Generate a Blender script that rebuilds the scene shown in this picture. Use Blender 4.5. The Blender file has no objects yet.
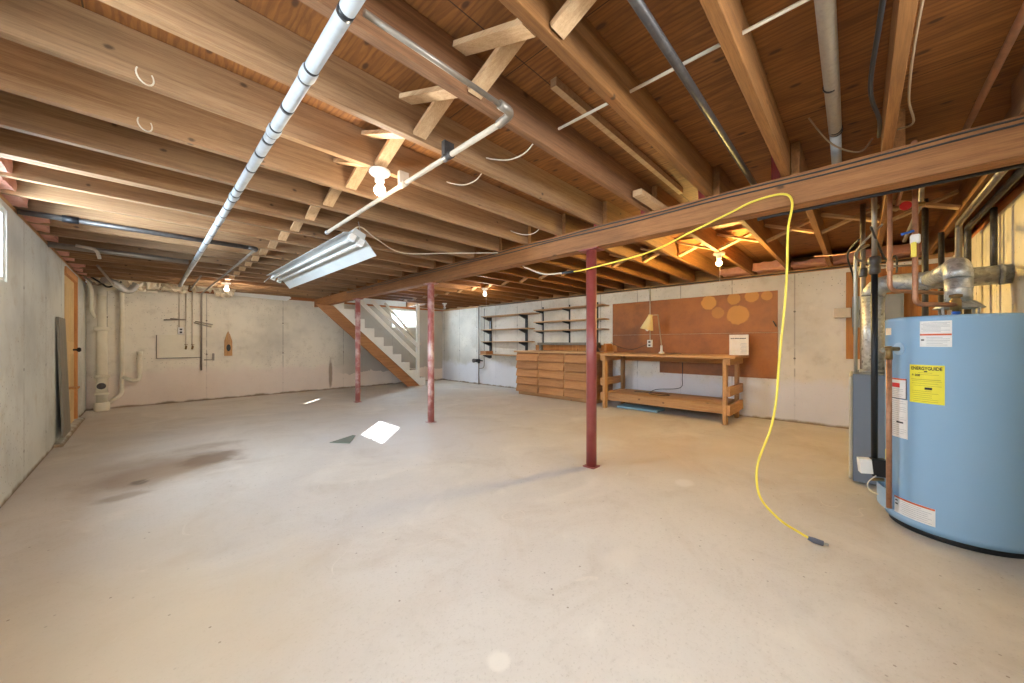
import bpy, bmesh, math, random
from mathutils import Vector, Matrix, noise
random.seed(7)
sc = bpy.context.scene
COL = sc.collection
PI = math.pi
V = Vector

# ------------------------------------------------------------------ helpers
def lin(c):
    return tuple((x/255/12.92 if x/255 <= .04045 else ((x/255+.055)/1.055)**2.4) for x in c) + (1.0,)

class MB:
    def __init__(s): s.bm = bmesh.new()
    def box(s, x0, x1, y0, y1, z0, z1):
        r = bmesh.ops.create_cube(s.bm, size=1)
        for v in r['verts']:
            v.co = V((x0+(v.co.x+.5)*(x1-x0), y0+(v.co.y+.5)*(y1-y0), z0+(v.co.z+.5)*(z1-z0)))
        return s
    def bbox(s, x0, x1, y0, y1, z0, z1, b=.004):
        t = bmesh.new(); r = bmesh.ops.create_cube(t, size=1)
        for v in r['verts']:
            v.co = V((x0+(v.co.x+.5)*(x1-x0), y0+(v.co.y+.5)*(y1-y0), z0+(v.co.z+.5)*(z1-z0)))
        bmesh.ops.bevel(t, geom=t.edges[:], offset=b, segments=1, affect='EDGES')
        s.join(t); return s
    def join(s, t):
        m = bpy.data.meshes.new('tmp'); t.to_mesh(m); t.free(); s.bm.from_mesh(m); bpy.data.meshes.remove(m)
    def bar(s, a, b, w, h, up=V((0, 0, 1))):
        a, b = V(a), V(b); d = (b-a); L = d.length; d.normalize()
        side = d.cross(up)
        if side.length < 1e-5: side = d.cross(V((1, 0, 0)))
        side.normalize(); u2 = side.cross(d)
        r = bmesh.ops.create_cube(s.bm, size=1)
        for v in r['verts']:
            c = v.co.copy(); v.co = a + d*((c.x+.5)*L) + side*(c.y*w) + u2*(c.z*h)
        return s
    def tube(s, pts, r, n=12, cap=True):
        pts = [V(p) for p in pts]; rings = []
        rr = r if isinstance(r, (list, tuple)) else [r]*len(pts)
        prev = None
        for i, p in enumerate(pts):
            if i == 0: t = pts[1]-p
            elif i == len(pts)-1: t = p-pts[i-1]
            else: t = (pts[i+1]-p).normalized()+(p-pts[i-1]).normalized()
            t.normalize()
            if prev is None:
                nrm = t.orthogonal().normalized()
            else:
                nrm = prev - t*prev.dot(t)
                if nrm.length < 1e-6: nrm = t.orthogonal()
                nrm.normalize()
            prev = nrm; bn = t.cross(nrm)
            rings.append([s.bm.verts.new(p+(nrm*math.cos(2*PI*k/n)+bn*math.sin(2*PI*k/n))*rr[i]) for k in range(n)])
        for a, b in zip(rings, rings[1:]):
            for k in range(n):
                f = s.bm.faces.new((a[k], a[(k+1) % n], b[(k+1) % n], b[k])); f.smooth = True
        if cap:
            s.bm.faces.new(rings[0][::-1]); s.bm.faces.new(rings[-1])
        return s
    def lathe(s, prof, c=(0, 0, 0), n=24, axis='Z', cap=True):
        rings = []
        for r, h in prof:
            ring = []
            for k in range(n):
                a = 2*PI*k/n; p = (r*math.cos(a), r*math.sin(a), h)
                if axis == 'X': p = (p[2], p[0], p[1])
                if axis == 'Y': p = (p[1], p[2], p[0])
                ring.append(s.bm.verts.new(V(p)+V(c)))
            rings.append(ring)
        for a, b in zip(rings, rings[1:]):
            for k in range(n):
                f = s.bm.faces.new((a[k], a[(k+1) % n], b[(k+1) % n], b[k])); f.smooth = True
        if cap:
            s.bm.faces.new(rings[0][::-1]); s.bm.faces.new(rings[-1])
        return s
    def prism(s, poly, y0, y1, ax='Y'):
        def P(p, h):
            if ax == 'Y': return (p[0], h, p[1])
            if ax == 'X': return (h, p[0], p[1])
            return (p[0], p[1], h)
        a = [s.bm.verts.new(P(p, y0)) for p in poly]; b = [s.bm.verts.new(P(p, y1)) for p in poly]
        n = len(poly)
        s.bm.faces.new(a[::-1]); s.bm.faces.new(b)
        for i in range(n): s.bm.faces.new((a[i], a[(i+1) % n], b[(i+1) % n], b[i]))
        return s
    def cylpatch(s, c, r, a0, a1, z0, z1, n=14, off=.0, thick=.0012):
        o = []
        for rad in (r+off+thick, r+off):
            for z in (z0, z1):
                o.append([s.bm.verts.new((c[0]+rad*math.cos(math.radians(a0+(a1-a0)*i/n)),
                                          c[1]+rad*math.sin(math.radians(a0+(a1-a0)*i/n)), z)) for i in range(n+1)])
        A, B, C_, D = o
        for i in range(n):
            for q in ((A[i], A[i+1], B[i+1], B[i]), (C_[i], D[i], D[i+1], C_[i+1]), (A[i], C_[i], C_[i+1], A[i+1]), (B[i], B[i+1], D[i+1], D[i])):
                s.bm.faces.new(q)
        s.bm.faces.new((A[0], B[0], D[0], C_[0])); s.bm.faces.new((A[n], C_[n], D[n], B[n]))
        return s
    def build(s, name, mat, parent=None, smooth=None):
        bmesh.ops.recalc_face_normals(s.bm, faces=s.bm.faces[:])
        m = bpy.data.meshes.new(name); s.bm.to_mesh(m); s.bm.free()
        m.materials.append(mat)
        return link(name, m, parent)

def link(name, m, parent=None):
    o = bpy.data.objects.new(name, m); COL.objects.link(o)
    if parent is not None:
        o.parent = parent
        o.matrix_parent_inverse = Matrix.Translation(parent.location).inverted()
    return o

def tag(o, label, cat, group=None):
    o['label'] = label; o['category'] = cat
    if group: o['group'] = group
    return o

def struct(o): o['kind'] = 'structure'; return o

def thing(name, loc, label, cat, group=None):
    o = bpy.data.objects.new(name, None); COL.objects.link(o); o.location = loc; o.empty_display_size = .05
    return tag(o, label, cat, group)

def lab(o, t): o['label'] = t; return o

def arc(c, r, a0, a1, n, plane):
    """points on an arc; plane = (u, v) vectors"""
    u, v = V(plane[0]), V(plane[1])
    return [V(c)+u*(r*math.cos(math.radians(a0+(a1-a0)*i/n)))+v*(r*math.sin(math.radians(a0+(a1-a0)*i/n))) for i in range(n+1)]

def bend(pts, r, n=5):
    """round the inside corners of a polyline"""
    pts = [V(p) for p in pts]; out = [pts[0]]
    for i in range(1, len(pts)-1):
        a, b, c = pts[i-1], pts[i], pts[i+1]
        d1 = (a-b); d2 = (c-b); q = min(r, d1.length*.49, d2.length*.49)
        p0 = b+d1.normalized()*q; p2 = b+d2.normalized()*q
        for k in range(n+1):
            t = k/n; out.append(p0*(1-t)**2+b*2*t*(1-t)+p2*t*t)
    out.append(pts[-1]); return out

def smooth_path(pts, n=8):
    pts = [V(p) for p in pts]; P = [pts[0]]+pts+[pts[-1]]; out = []
    for i in range(1, len(P)-2):
        p0, p1, p2, p3 = P[i-1:i+3]
        for k in range(n):
            t = k/n
            out.append(.5*((2*p1)+(-p0+p2)*t+(2*p0-5*p1+4*p2-p3)*t*t+(-p0+3*p1-3*p2+p3)*t**3))
    out.append(pts[-1]); return out

# ------------------------------------------------------------------ materials
class NT:
    def __init__(s, name):
        s.m = bpy.data.materials.new(name); s.m.use_nodes = True; s.t = s.m.node_tree; s.t.nodes.clear()
        s.out = s.n('ShaderNodeOutputMaterial'); s.b = s.n('ShaderNodeBsdfPrincipled')
        s.l(s.b.outputs[0], s.out.inputs[0])
    def n(s, k, **kw):
        x = s.t.nodes.new(k)
        for a, b in kw.items(): setattr(x, a, b)
        return x
    def l(s, a, b): s.t.links.new(a, b)
    def sock(s, i, v):
        if hasattr(v, 'links') or isinstance(v, bpy.types.NodeSocket): s.l(v, i)
        else: i.default_value = v
    def math(s, op, a, b=0.0, c=None):
        x = s.n('ShaderNodeMath', operation=op); s.sock(x.inputs[0], a); s.sock(x.inputs[1], b)
        if c is not None: s.sock(x.inputs[2], c)
        return x.outputs[0]
    def mix(s, f, a, b, mode='MIX'):
        x = s.n('ShaderNodeMix', data_type='RGBA', blend_type=mode)
        s.sock(x.inputs[0], f); s.sock(x.inputs[6], a); s.sock(x.inputs[7], b); return x.outputs[2]
    def coord(s, scale=(1, 1, 1), rnd=False):
        tc = s.n('ShaderNodeTexCoord'); mp = s.n('ShaderNodeMapping'); mp.inputs['Scale'].default_value = scale
        src = tc.outputs['Object']
        if rnd:
            oi = s.n('ShaderNodeObjectInfo'); va = s.n('ShaderNodeVectorMath', operation='SCALE')
            va.inputs[0].default_value = (37.1, 11.7, 23.3); s.l(oi.outputs['Random'], va.inputs['Scale'])
            ad = s.n('ShaderNodeVectorMath', operation='ADD'); s.l(src, ad.inputs[0]); s.l(va.outputs[0], ad.inputs[1]); src = ad.outputs[0]
        s.l(src, mp.inputs[0]); return mp.outputs[0]
    def noise(s, v, scale, detail=4, rough=.55, dist=0.0):
        x = s.n('ShaderNodeTexNoise'); s.l(v, x.inputs['Vector']); x.inputs['Scale'].default_value = scale
        x.inputs['Detail'].default_value = detail; x.inputs['Roughness'].default_value = rough; x.inputs['Distortion'].default_value = dist
        return x.outputs[0]
    def ramp(s, f, stops):
        x = s.n('ShaderNodeValToRGB'); s.sock(x.inputs[0], f); e = x.color_ramp.elements
        while len(e) < len(stops): e.new(.5)
        for q, (p, c) in zip(e, stops): q.position = p; q.color = c if len(c) == 4 else tuple(c)+(1,)
        return x.outputs[0]
    def sstep(s, v, a, b):
        x = s.n('ShaderNodeMapRange', interpolation_type='SMOOTHSTEP'); s.sock(x.inputs[0], v)
        x.inputs[1].default_value = a; x.inputs[2].default_value = b; return x.outputs[0]
    def bump(s, h, st=.3, d=.01):
        x = s.n('ShaderNodeBump'); x.inputs['Strength'].default_value = st; x.inputs['Distance'].default_value = d
        s.l(h, x.inputs['Height']); s.l(x.outputs[0], s.b.inputs['Normal'])
    def fin(s, col=None, rough=.6, metal=0.0):
        if col is not None: s.sock(s.b.inputs['Base Color'], col)
        s.sock(s.b.inputs['Roughness'], rough); s.b.inputs['Metallic'].default_value = metal
        return s.m

BW = lambda x: (x, x, x, 1)

def wood(name, light, dark, axis='X', knots=True, rough=.7, var=.25, kscale=1.6, bright=1.0):
    t = NT(name); st = {'X': (.6, 16, 16), 'Y': (16, .6, 16), 'Z': (16, 16, .6)}[axis]
    c = t.coord(st, True); c2 = t.coord((1, 1, 1), True)
    g = t.noise(c, 2.2, 6, .6, 1.2)
    fine = t.noise(t.coord(tuple(q*3 for q in st), True), 7, 4, .7)
    blot = t.noise(c2, 1.3, 3, .5)
    m = t.math('ADD', t.math('MULTIPLY', g, .55), t.math('MULTIPLY', fine, .45))
    col = t.ramp(m, [(.34, lin(dark)), (.58, lin(light))])
    col = t.mix(t.math('MULTIPLY', t.sstep(blot, .35, .75), var), col, lin(tuple(q*.62 for q in light)))
    if knots:
        vo = t.n('ShaderNodeTexVoronoi', voronoi_dimensions='2D'); vo.inputs['Scale'].default_value = kscale
        sp = t.n('ShaderNodeSeparateXYZ'); t.l(c2, sp.inputs[0]); cb = t.n('ShaderNodeCombineXYZ')
        others = [q for q in 'XYZ' if q != axis]
        wob = t.math('MULTIPLY', t.math('SUBTRACT', t.noise(c2, 14, 3), .5), .04)
        t.l(t.math('ADD', sp.outputs[axis], wob), cb.inputs['X']); t.l(t.math('MULTIPLY', t.math('ADD', sp.outputs[others[0]], sp.outputs[others[1]]), 1.5), cb.inputs['Y'])
        t.l(cb.outputs[0], vo.inputs['Vector'])
        k = t.math('MULTIPLY', t.math('SUBTRACT', 1.0, t.sstep(vo.outputs['Distance'], .012, .045)), t.math('GREATER_THAN', t.noise(c2, 1.1, 1), .46))
        col = t.mix(t.math('MULTIPLY', k, .75), col, lin(tuple(q*.42 for q in dark)))
    oi = t.n('ShaderNodeObjectInfo')
    hs = t.n('ShaderNodeHueSaturation'); t.l(col, hs.inputs['Color'])
    t.l(t.math('MULTIPLY_ADD', oi.outputs['Random'], .3, .82*bright), hs.inputs['Value'])
    t.bump(fine, .15, .004)
    return t.fin(hs.outputs[0], rough)

def plain(name, c, rough=.5, metal=0.0, var=.0, scale=20, dirt=None):
    t = NT(name); col = lin(c)
    n = t.noise(t.coord((1, 1, 1), True), scale, 5, .6)
    d = dirt or tuple(q*.7 for q in c)
    return t.fin(t.mix(t.math('MULTIPLY', t.sstep(n, .4, .75), max(var, .12)), col, lin(d)), rough, metal)

def concrete_wall(name, axis, base=(232, 226, 214), seam=.62, off=0.0, low=None):
    """axis: the horizontal world axis along the wall ('X' or 'Y')"""
    t = NT(name); tc = t.n('ShaderNodeTexCoord'); sx = t.n('ShaderNodeSeparateXYZ'); t.l(tc.outputs['Object'], sx.inputs[0])
    h = sx.outputs[axis]; z = sx.outputs['Z']; o = tc.outputs['Object']
    big = t.noise(o, .9, 5, .6); mid = t.noise(o, 6, 6, .65); fine = t.noise(o, 60, 3, .7)
    col = t.mix(t.sstep(big, .4, .72), lin(base), lin(tuple(q*.86 for q in base)))
    col = t.mix(t.math('MULTIPLY', t.sstep(mid, .5, .75), .45), col, lin((176, 164, 144)))
    # bug holes
    vo = t.n('ShaderNodeTexVoronoi', voronoi_dimensions='2D'); hz = t.n('ShaderNodeCombineXYZ'); t.l(h, hz.inputs['X']); t.l(z, hz.inputs['Y'])
    t.l(hz.outputs[0], vo.inputs['Vector']); vo.inputs['Scale'].default_value = 13
    hole = t.math('MULTIPLY', t.math('LESS_THAN', vo.outputs['Distance'], .07), t.sstep(t.noise(o, 1.6, 4), .44, .58))
    col = t.mix(t.math('MULTIPLY', hole, .6), col, lin((112, 100, 84)))
    # form seams
    def sawd(x, p, o_): # distance to the nearest grid line
        fr = t.math('FRACT', t.math('ADD', t.math('MULTIPLY', x, 1/p), o_))
        return t.math('MULTIPLY', t.math('ABSOLUTE', t.math('SUBTRACT', fr, .5)), p)
    dh = sawd(h, seam, .5+off)
    wob = t.noise(o, 8, 2)
    ln = t.math('MULTIPLY', t.math('LESS_THAN', dh, .0075), t.sstep(wob, .3, .5))
    col = t.mix(t.math('MULTIPLY', ln, .55), col, lin((120, 110, 96)))
    # tie holes beside the seams
    dz = sawd(z, .61, .13)
    dd = t.math('SQRT', t.math('ADD', t.math('POWER', dh, 2.0), t.math('POWER', dz, 2.0)))
    col = t.mix(t.math('MULTIPLY', t.math('LESS_THAN', dd, .013), .8), col, lin((60, 50, 42)))
    # pale efflorescence band low on the wall
    if low:
        edge = t.math('ADD', z, t.math('MULTIPLY', t.math('SUBTRACT', t.noise(o, 2.5, 4), .5), .5))
        col = t.mix(t.math('MULTIPLY', t.math('SUBTRACT', 1.0, t.sstep(edge, .45, .62)), .75), col, lin(low))
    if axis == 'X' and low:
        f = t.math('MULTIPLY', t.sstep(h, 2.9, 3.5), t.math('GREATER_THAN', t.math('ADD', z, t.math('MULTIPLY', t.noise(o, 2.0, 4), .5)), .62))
        col = t.mix(t.math('MULTIPLY', f, .75), col, lin((164, 158, 148)))  # grey concrete behind the stairs, darkened further for the shade there
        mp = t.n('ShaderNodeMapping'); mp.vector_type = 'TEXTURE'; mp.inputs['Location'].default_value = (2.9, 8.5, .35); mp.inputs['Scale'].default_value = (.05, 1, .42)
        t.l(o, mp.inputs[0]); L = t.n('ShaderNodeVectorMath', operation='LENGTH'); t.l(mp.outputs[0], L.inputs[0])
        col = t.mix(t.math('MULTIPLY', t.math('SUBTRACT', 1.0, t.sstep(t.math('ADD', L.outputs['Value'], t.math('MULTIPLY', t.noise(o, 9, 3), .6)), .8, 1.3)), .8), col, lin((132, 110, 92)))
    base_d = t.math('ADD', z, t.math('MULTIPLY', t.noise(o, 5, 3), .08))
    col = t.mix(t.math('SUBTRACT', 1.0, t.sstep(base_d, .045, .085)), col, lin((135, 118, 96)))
    t.bump(t.math('ADD', mid, t.math('MULTIPLY', fine, .3)), .2, .01)
    return t.fin(col, .85)

def floor_mat():
    t = NT('floor_concrete'); tc = t.n('ShaderNodeTexCoord'); o = tc.outputs['Object']
    big = t.noise(o, .45, 5, .6, .6); mid = t.noise(o, 1.8, 8, .68, 1.2); fine = t.noise(o, 22, 8, .75)
    col = t.mix(t.sstep(big, .38, .66), lin((208, 200, 190)), lin((196, 189, 182)))
    col = t.mix(t.math('MULTIPLY', t.sstep(mid, .46, .74), .5), col, lin((184, 170, 154)))
    col = t.mix(t.math('MULTIPLY', t.sstep(fine, .5, .8), .35), col, lin((160, 146, 130)))
    col = t.mix(t.math('MULTIPLY', t.sstep(t.noise(o, 90, 3, .6), .55, .75), .35), col, lin((146, 130, 112)))
    col = t.mix(t.math('MULTIPLY', t.sstep(t.noise(o, 1.1, 6, .6, 1.5), .5, .7), .4), col, lin((226, 218, 206)))
    def spot(x, y, rx, ry, c, k, soft=.5, ns=.6, sc_=3.0, rot=0):
        nonlocal col
        mp = t.n('ShaderNodeMapping'); mp.vector_type = 'TEXTURE'; mp.inputs['Location'].default_value = (x, y, 0); mp.inputs['Rotation'].default_value = (0, 0, rot); mp.inputs['Scale'].default_value = (rx, ry, 1)
        t.l(o, mp.inputs[0]); ln_ = t.n('ShaderNodeVectorMath', operation='LENGTH'); t.l(mp.outputs[0], ln_.inputs[0])
        d = t.math('ADD', ln_.outputs['Value'], t.math('MULTIPLY', t.math('SUBTRACT', t.noise(o, sc_, 5), .5), ns*2))
        f = t.math('MULTIPLY', t.math('SUBTRACT', 1.0, t.sstep(d, 1-soft, 1.0)), k)
        col = t.mix(f, col, lin(c))
    # old damp stain, its two darker cores, pale plaster patches, rust drift by the heater
    spot(.1, 4.1, .68, .72, (140, 116, 92), .85, .8, .42, 2.2)
    spot(.42, 4.16, .3, .34, (108, 84, 64), .75, .7, .6, 5)
    spot(-.03, 3.83, .075, .085, (98, 82, 66), .85, .6, .5, 9)
    spot(-.09, 3.55, .2, .1, (134, 112, 88), .6, .8, .6, 5)
    spot(.45, 4.7, .35, .22, (144, 122, 98), .5, .8, .6, 4)
    spot(.80, .84, .05, .05, (226, 218, 206), .8, .5, .35, 9)
    spot(2.78, .93, .1, .08, (222, 216, 210), .75, .6, .4, 6)
    spot(1.6, .82, .16, .1, (216, 206, 194), .5, .7, .6, 5)
    spot(-.1, 2.2, .8, 1.2, (200, 184, 158), .5, .8, .6, 1.3)
    spot(.0, 1.6, .9, .9, (198, 176, 142), .45, .8, .6, 1.3)
    spot(2.2, 3.9, 1.5, 1.6, (206, 204, 206), .6, .8, .5, 1.2)  # cool window light around the sun patch, put into the floor colour
    spot(3.4, 1.4, 1.1, .7, (190, 166, 142), .5, .8, .6, 1.5)
    spot(4.2, 2.2, 1.0, .6, (192, 170, 148), .5, .8, .6, 1.5)
    # thin pale scratches
    w = t.n('ShaderNodeTexNoise'); t.l(o, w.inputs['Vector']); w.inputs['Scale'].default_value = 1.3; w.inputs['Detail'].default_value = 2
    ln1 = t.math('LESS_THAN', t.math('ABSOLUTE', t.math('SUBTRACT', w.outputs[0], .5)), .0016)
    col = t.mix(t.math('MULTIPLY', t.math('MULTIPLY', ln1, t.sstep(mid, .52, .66)), .35), col, lin((236, 226, 212)))
    vo = t.n('ShaderNodeTexVoronoi'); vo.voronoi_dimensions = '2D'; t.l(o, vo.inputs['Vector']); vo.inputs['Scale'].default_value = 6
    sp = t.math('MULTIPLY', t.math('LESS_THAN', vo.outputs['Distance'], .026), t.sstep(t.noise(o, 1.7, 3), .46, .6))
    col = t.mix(t.math('MULTIPLY', sp, .6), col, lin((104, 84, 64)))
    t.bump(t.math('ADD', mid, t.math('MULTIPLY', fine, .3)), .12, .01)
    return t.fin(col, t.math('MULTIPLY_ADD', mid, .25, .5))

def plywood():
    t = NT('plywood_subfloor'); tc = t.n('ShaderNodeTexCoord'); o = tc.outputs['Object']
    sx = t.n('ShaderNodeSeparateXYZ'); t.l(o, sx.inputs[0])
    mp = t.n('ShaderNodeMapping'); mp.inputs['Scale'].default_value = (6, .9, 1); t.l(o, mp.inputs[0])
    g = t.noise(mp.outputs[0], 2.6, 6, .6, 2.0)
    wv = t.n('ShaderNodeTexWave'); t.l(mp.outputs[0], wv.inputs['Vector']); wv.inputs['Scale'].default_value = 2.2; wv.inputs['Distortion'].default_value = 9; wv.inputs['Detail'].default_value = 3; wv.inputs['Detail Scale'].default_value = 1.2
    col = t.ramp(g, [(.3, lin((110, 66, 26))), (.66, lin((150, 98, 46)))])
    col = t.mix(t.math('MULTIPLY', t.sstep(wv.outputs[0], .55, .9), .4), col, lin((96, 52, 24)))
    vo = t.n('ShaderNodeTexVoronoi', voronoi_dimensions='2D'); mk = t.n('ShaderNodeMapping'); mk.inputs['Scale'].default_value = (2.0, 1, .2); t.l(o, mk.inputs[0]); t.l(mk.outputs[0], vo.inputs['Vector']); vo.inputs['Scale'].default_value = 3.2
    col = t.mix(t.math('MULTIPLY', t.math('SUBTRACT', 1.0, t.sstep(t.math('ADD', vo.outputs['Distance'], t.math('MULTIPLY', t.noise(o, 9, 3), .05)), .06, .12)), .85), col, lin((66, 36, 18)))
    def line(c, p, off):
        fr = t.math('FRACT', t.math('ADD', t.math('MULTIPLY', c, 1/p), off))
        return t.math('LESS_THAN', t.math('ABSOLUTE', t.math('SUBTRACT', fr, .5)), .0025/p)
    se = t.math('MAXIMUM', line(sx.outputs['X'], 1.22, .62), line(sx.outputs['Y'], 2.44, .1))
    col = t.mix(t.math('MULTIPLY', se, .8), col, lin((40, 22, 10)))
    return t.fin(col, .75)

def hardboard():
    t = NT('hardboard'); tc = t.n('ShaderNodeTexCoord'); o = tc.outputs['Object']
    n = t.noise(o, 2.5, 6, .65); f = t.noise(o, 40, 4, .7)
    col = t.mix(t.sstep(n, .35, .7), lin((150, 92, 42)), lin((120, 70, 30)))
    col = t.mix(t.math('MULTIPLY', t.sstep(f, .5, .8), .3), col, lin((112, 62, 28)))
    for (y, z, r, k) in ((1.616, 1.638, .11, .85), (1.29, 1.669, .09, .55), (1.24, 1.437, .145, .7), (1.495, 1.48, .09, .35), (1.072, 1.69, .09, .6), (.9, 1.68, .07, .5)):
        mp = t.n('ShaderNodeMapping'); mp.vector_type = 'TEXTURE'; mp.inputs['Location'].default_value = (5.89, y, z); mp.inputs['Scale'].default_value = (1, r, r)
        t.l(o, mp.inputs[0]); L = t.n('ShaderNodeVectorMath', operation='LENGTH'); t.l(mp.outputs[0], L.inputs[0])
        w = t.math('ADD', L.outputs['Value'], t.math('MULTIPLY', t.math('SUBTRACT', t.noise(o, 20, 2), .5), .25))
        col = t.mix(t.math('MULTIPLY', t.math('SUBTRACT', 1.0, t.sstep(w, .85, 1.0)), k), col, lin((206, 148, 66)))
    return t.fin(col, .6)

def emit(name, c, s):
    t = NT(name); t.b.inputs['Base Color'].default_value = (1, 1, 1, 1)
    t.b.inputs['Emission Color'].default_value = c; t.b.inputs['Emission Strength'].default_value = s
    return t.fin(None, .3)

def glass_mat():
    t = NT('window_glass'); tr = t.n('ShaderNodeBsdfTransparent'); tr.inputs[0].default_value = (.93, .97, 1, 1)
    gl = t.n('ShaderNodeBsdfGlossy'); gl.inputs['Roughness'].default_value = .05
    mx = t.n('ShaderNodeMixShader'); mx.inputs[0].default_value = .06
    t.l(tr.outputs[0], mx.inputs[1]); t.l(gl.outputs[0], mx.inputs[2]); t.l(mx.outputs[0], t.out.inputs[0]); t.t.nodes.remove(t.b)
    return t.m

def galv(name, c=(190, 196, 198), rough=.3):
    t = NT(name); vo = t.n('ShaderNodeTexVoronoi'); t.l(t.coord((1, 1, 1), True), vo.inputs['Vector']); vo.inputs['Scale'].default_value = 60
    col = t.mix(vo.outputs['Color'], lin(c), lin(tuple(q*.78 for q in c)))
    bw = t.n('ShaderNodeRGBToBW'); t.l(vo.outputs['Color'], bw.inputs[0])
    return t.fin(t.mix(bw.outputs[0], lin(c), lin(tuple(q*.75 for q in c))), t.math('MULTIPLY_ADD', bw.outputs[0], .2, rough), .55)

M = {}
M['floor'] = floor_mat()
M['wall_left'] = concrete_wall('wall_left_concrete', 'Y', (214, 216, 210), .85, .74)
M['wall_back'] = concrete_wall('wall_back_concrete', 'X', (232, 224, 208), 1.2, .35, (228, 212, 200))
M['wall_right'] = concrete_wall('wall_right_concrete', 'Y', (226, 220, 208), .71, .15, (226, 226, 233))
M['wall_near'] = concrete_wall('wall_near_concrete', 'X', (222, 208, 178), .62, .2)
M['ply'] = plywood()
M['joist'] = wood('joist_pine', (170, 134, 96), (128, 92, 60), 'X', var=.45, kscale=2.4)
M['joist_orange'] = wood('joist_fir_dimmed', (154, 104, 52), (108, 66, 28), 'X', var=.4, kscale=2.4)  # orange joists, colour also darkened for the dim ceiling there
M['joist_dark'] = wood('joist_dark_fir_dimmed', (146, 104, 70), (104, 70, 44), 'X', var=.5)  # brown joists, dim light near the camera worked into the colour
M['beam'] = wood('beam_fir', (172, 118, 70), (120, 76, 40), 'Y', var=.45)
M['strip'] = wood('bridging_pine', (214, 180, 138), (180, 138, 94), 'Y', knots=False)
M['bench'] = wood('bench_pine', (190, 148, 102), (150, 104, 64), 'Y')
M['bench_z'] = wood('bench_leg_pine', (188, 146, 98), (146, 100, 60), 'Z')
M['bench_x'] = wood('bench_rail_pine', (190, 146, 98), (148, 102, 60), 'X')
M['drawer'] = wood('drawer_oak', (190, 138, 88), (150, 100, 58), 'Y', knots=False)
M['shelf'] = wood('shelf_board', (202, 164, 118), (168, 126, 84), 'Y', knots=False)
M['door'] = wood('door_pine', (226, 196, 140), (200, 160, 102), 'Z', knots=False)
M['casing'] = wood('casing_pine', (206, 150, 90), (172, 112, 58), 'Z', knots=False)
M['stair_wood'] = wood('stair_fir', (176, 124, 80), (130, 84, 50), 'X', knots=True)
M['plank_grey'] = wood('weathered_plank', (140, 134, 122), (104, 98, 88), 'Z', knots=False)
M['orange_ply'] = wood('orange_plywood', (188, 128, 68), (152, 94, 44), 'Z', knots=True)
M['rim'] = wood('rim_board', (190, 120, 66), (150, 84, 42), 'X')
M['rim_y'] = wood('rim_board_y', (196, 152, 98), (160, 112, 64), 'Y')
M['red_wood'] = wood('red_painted_wood', (150, 50, 38), (108, 30, 24), 'Z', knots=False)
M['hard'] = hardboard()
M['white'] = plain('white_paint', (236, 236, 232), .45, 0, .1, 8)
M['white_stair'] = plain('stair_paint', (238, 234, 226), .5, 0, .15, 6)
M['fixture'] = plain('fixture_enamel', (186, 189, 188), .4, 0, .1, 8)
M['tread'] = plain('stair_tread_paint', (138, 120, 102), .6, 0, .4, 8, (110, 90, 72))
M['wrap'] = plain('pipe_wrap', (178, 183, 186), .6, 0, .45, 14, (136, 140, 142))
M['wrap_grey'] = plain('grey_pipe_wrap', (178, 172, 164), .7, 0, .3, 60)
M['black_tape'] = plain('black_tape', (30, 32, 36), .35)
M['black'] = plain('black_steel', (34, 36, 40), .45, .3)
M['black_iron'] = plain('black_iron_pipe', (72, 68, 66), .45, .4, .4, 30, (112, 106, 100))
M['grey_pipe'] = plain('dull_steel_pipe', (150, 140, 128), .45, .6, .3, 25)
M['pale_pipe'] = plain('painted_pipe', (196, 182, 162), .5, .0, .3, 18)
M['galv'] = galv('galvanized_sheet', (232, 236, 238), .25)
M['galv_dull'] = galv('galvanized_dull', (192, 195, 197), .35)
M['conduit'] = plain('conduit_steel', (186, 190, 190), .35, .7)
M['copper'] = plain('copper', (176, 128, 100), .42, .45, .6, 25, (116, 88, 70))
M['brass'] = plain('brass', (150, 124, 84), .4, .8, .3, 40)
M['pvc'] = plain('pvc_cream', (228, 220, 200), .5, 0, .25, 6, (196, 184, 158))
M['heater'] = plain('heater_enamel', (142, 180, 214), .25, 0, .05, 4, (134, 172, 208))
M['heater_grey'] = plain('heater_panel', (150, 182, 212), .4)
M['boiler'] = plain('boiler_enamel', (122, 130, 146), .45, 0, .1, 5)
M['boiler_side'] = plain('boiler_side', (196, 186, 166), .6)
M['red_col'] = plain('maroon_paint', (134, 62, 58), .35, 0, .25, 9, (168, 104, 98))
M['red_chip'] = plain('maroon_paint_chipped', (160, 92, 88), .5, 0, .85, 7, (222, 200, 196))
M['yellow'] = plain('yellow_cord', (240, 220, 84), .4)
M['yellow_label'] = plain('yellow_label', (240, 230, 60), .5)
M['label'] = plain('label_white', (236, 236, 234), .5)
M['ink'] = plain('ink_black', (22, 22, 24), .6)
M['ink_grey'] = plain('ink_grey', (160, 164, 170), .6)
M['ink_yel'] = plain('ink_on_yellow', (170, 160, 50), .6)
M['orange'] = plain('label_orange', (214, 96, 48), .5)
M['red'] = plain('label_red', (198, 40, 44), .5)
M['blue'] = plain('blue_handle', (40, 96, 190), .4)
M['grey_plug'] = plain('grey_plug', (86, 92, 110), .5)
M['cable'] = plain('cable_white', (226, 216, 196), .5)
M['cable_tan'] = plain('cable_tan', (150, 128, 100), .5)
M['cable_dark'] = plain('cable_dark', (52, 48, 46), .5)
M['paper'] = plain('insulation_paper', (236, 224, 200), .8, 0, .6, 5, (186, 154, 112))
M['pink'] = plain('pink_insulation', (226, 172, 152), .95, 0, .5, 14, (194, 128, 110))
M['foil'] = plain('foil', (222, 220, 214), .25, .6)
M['lamp_cream'] = plain('lamp_cream', (226, 202, 140), .4)
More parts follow.
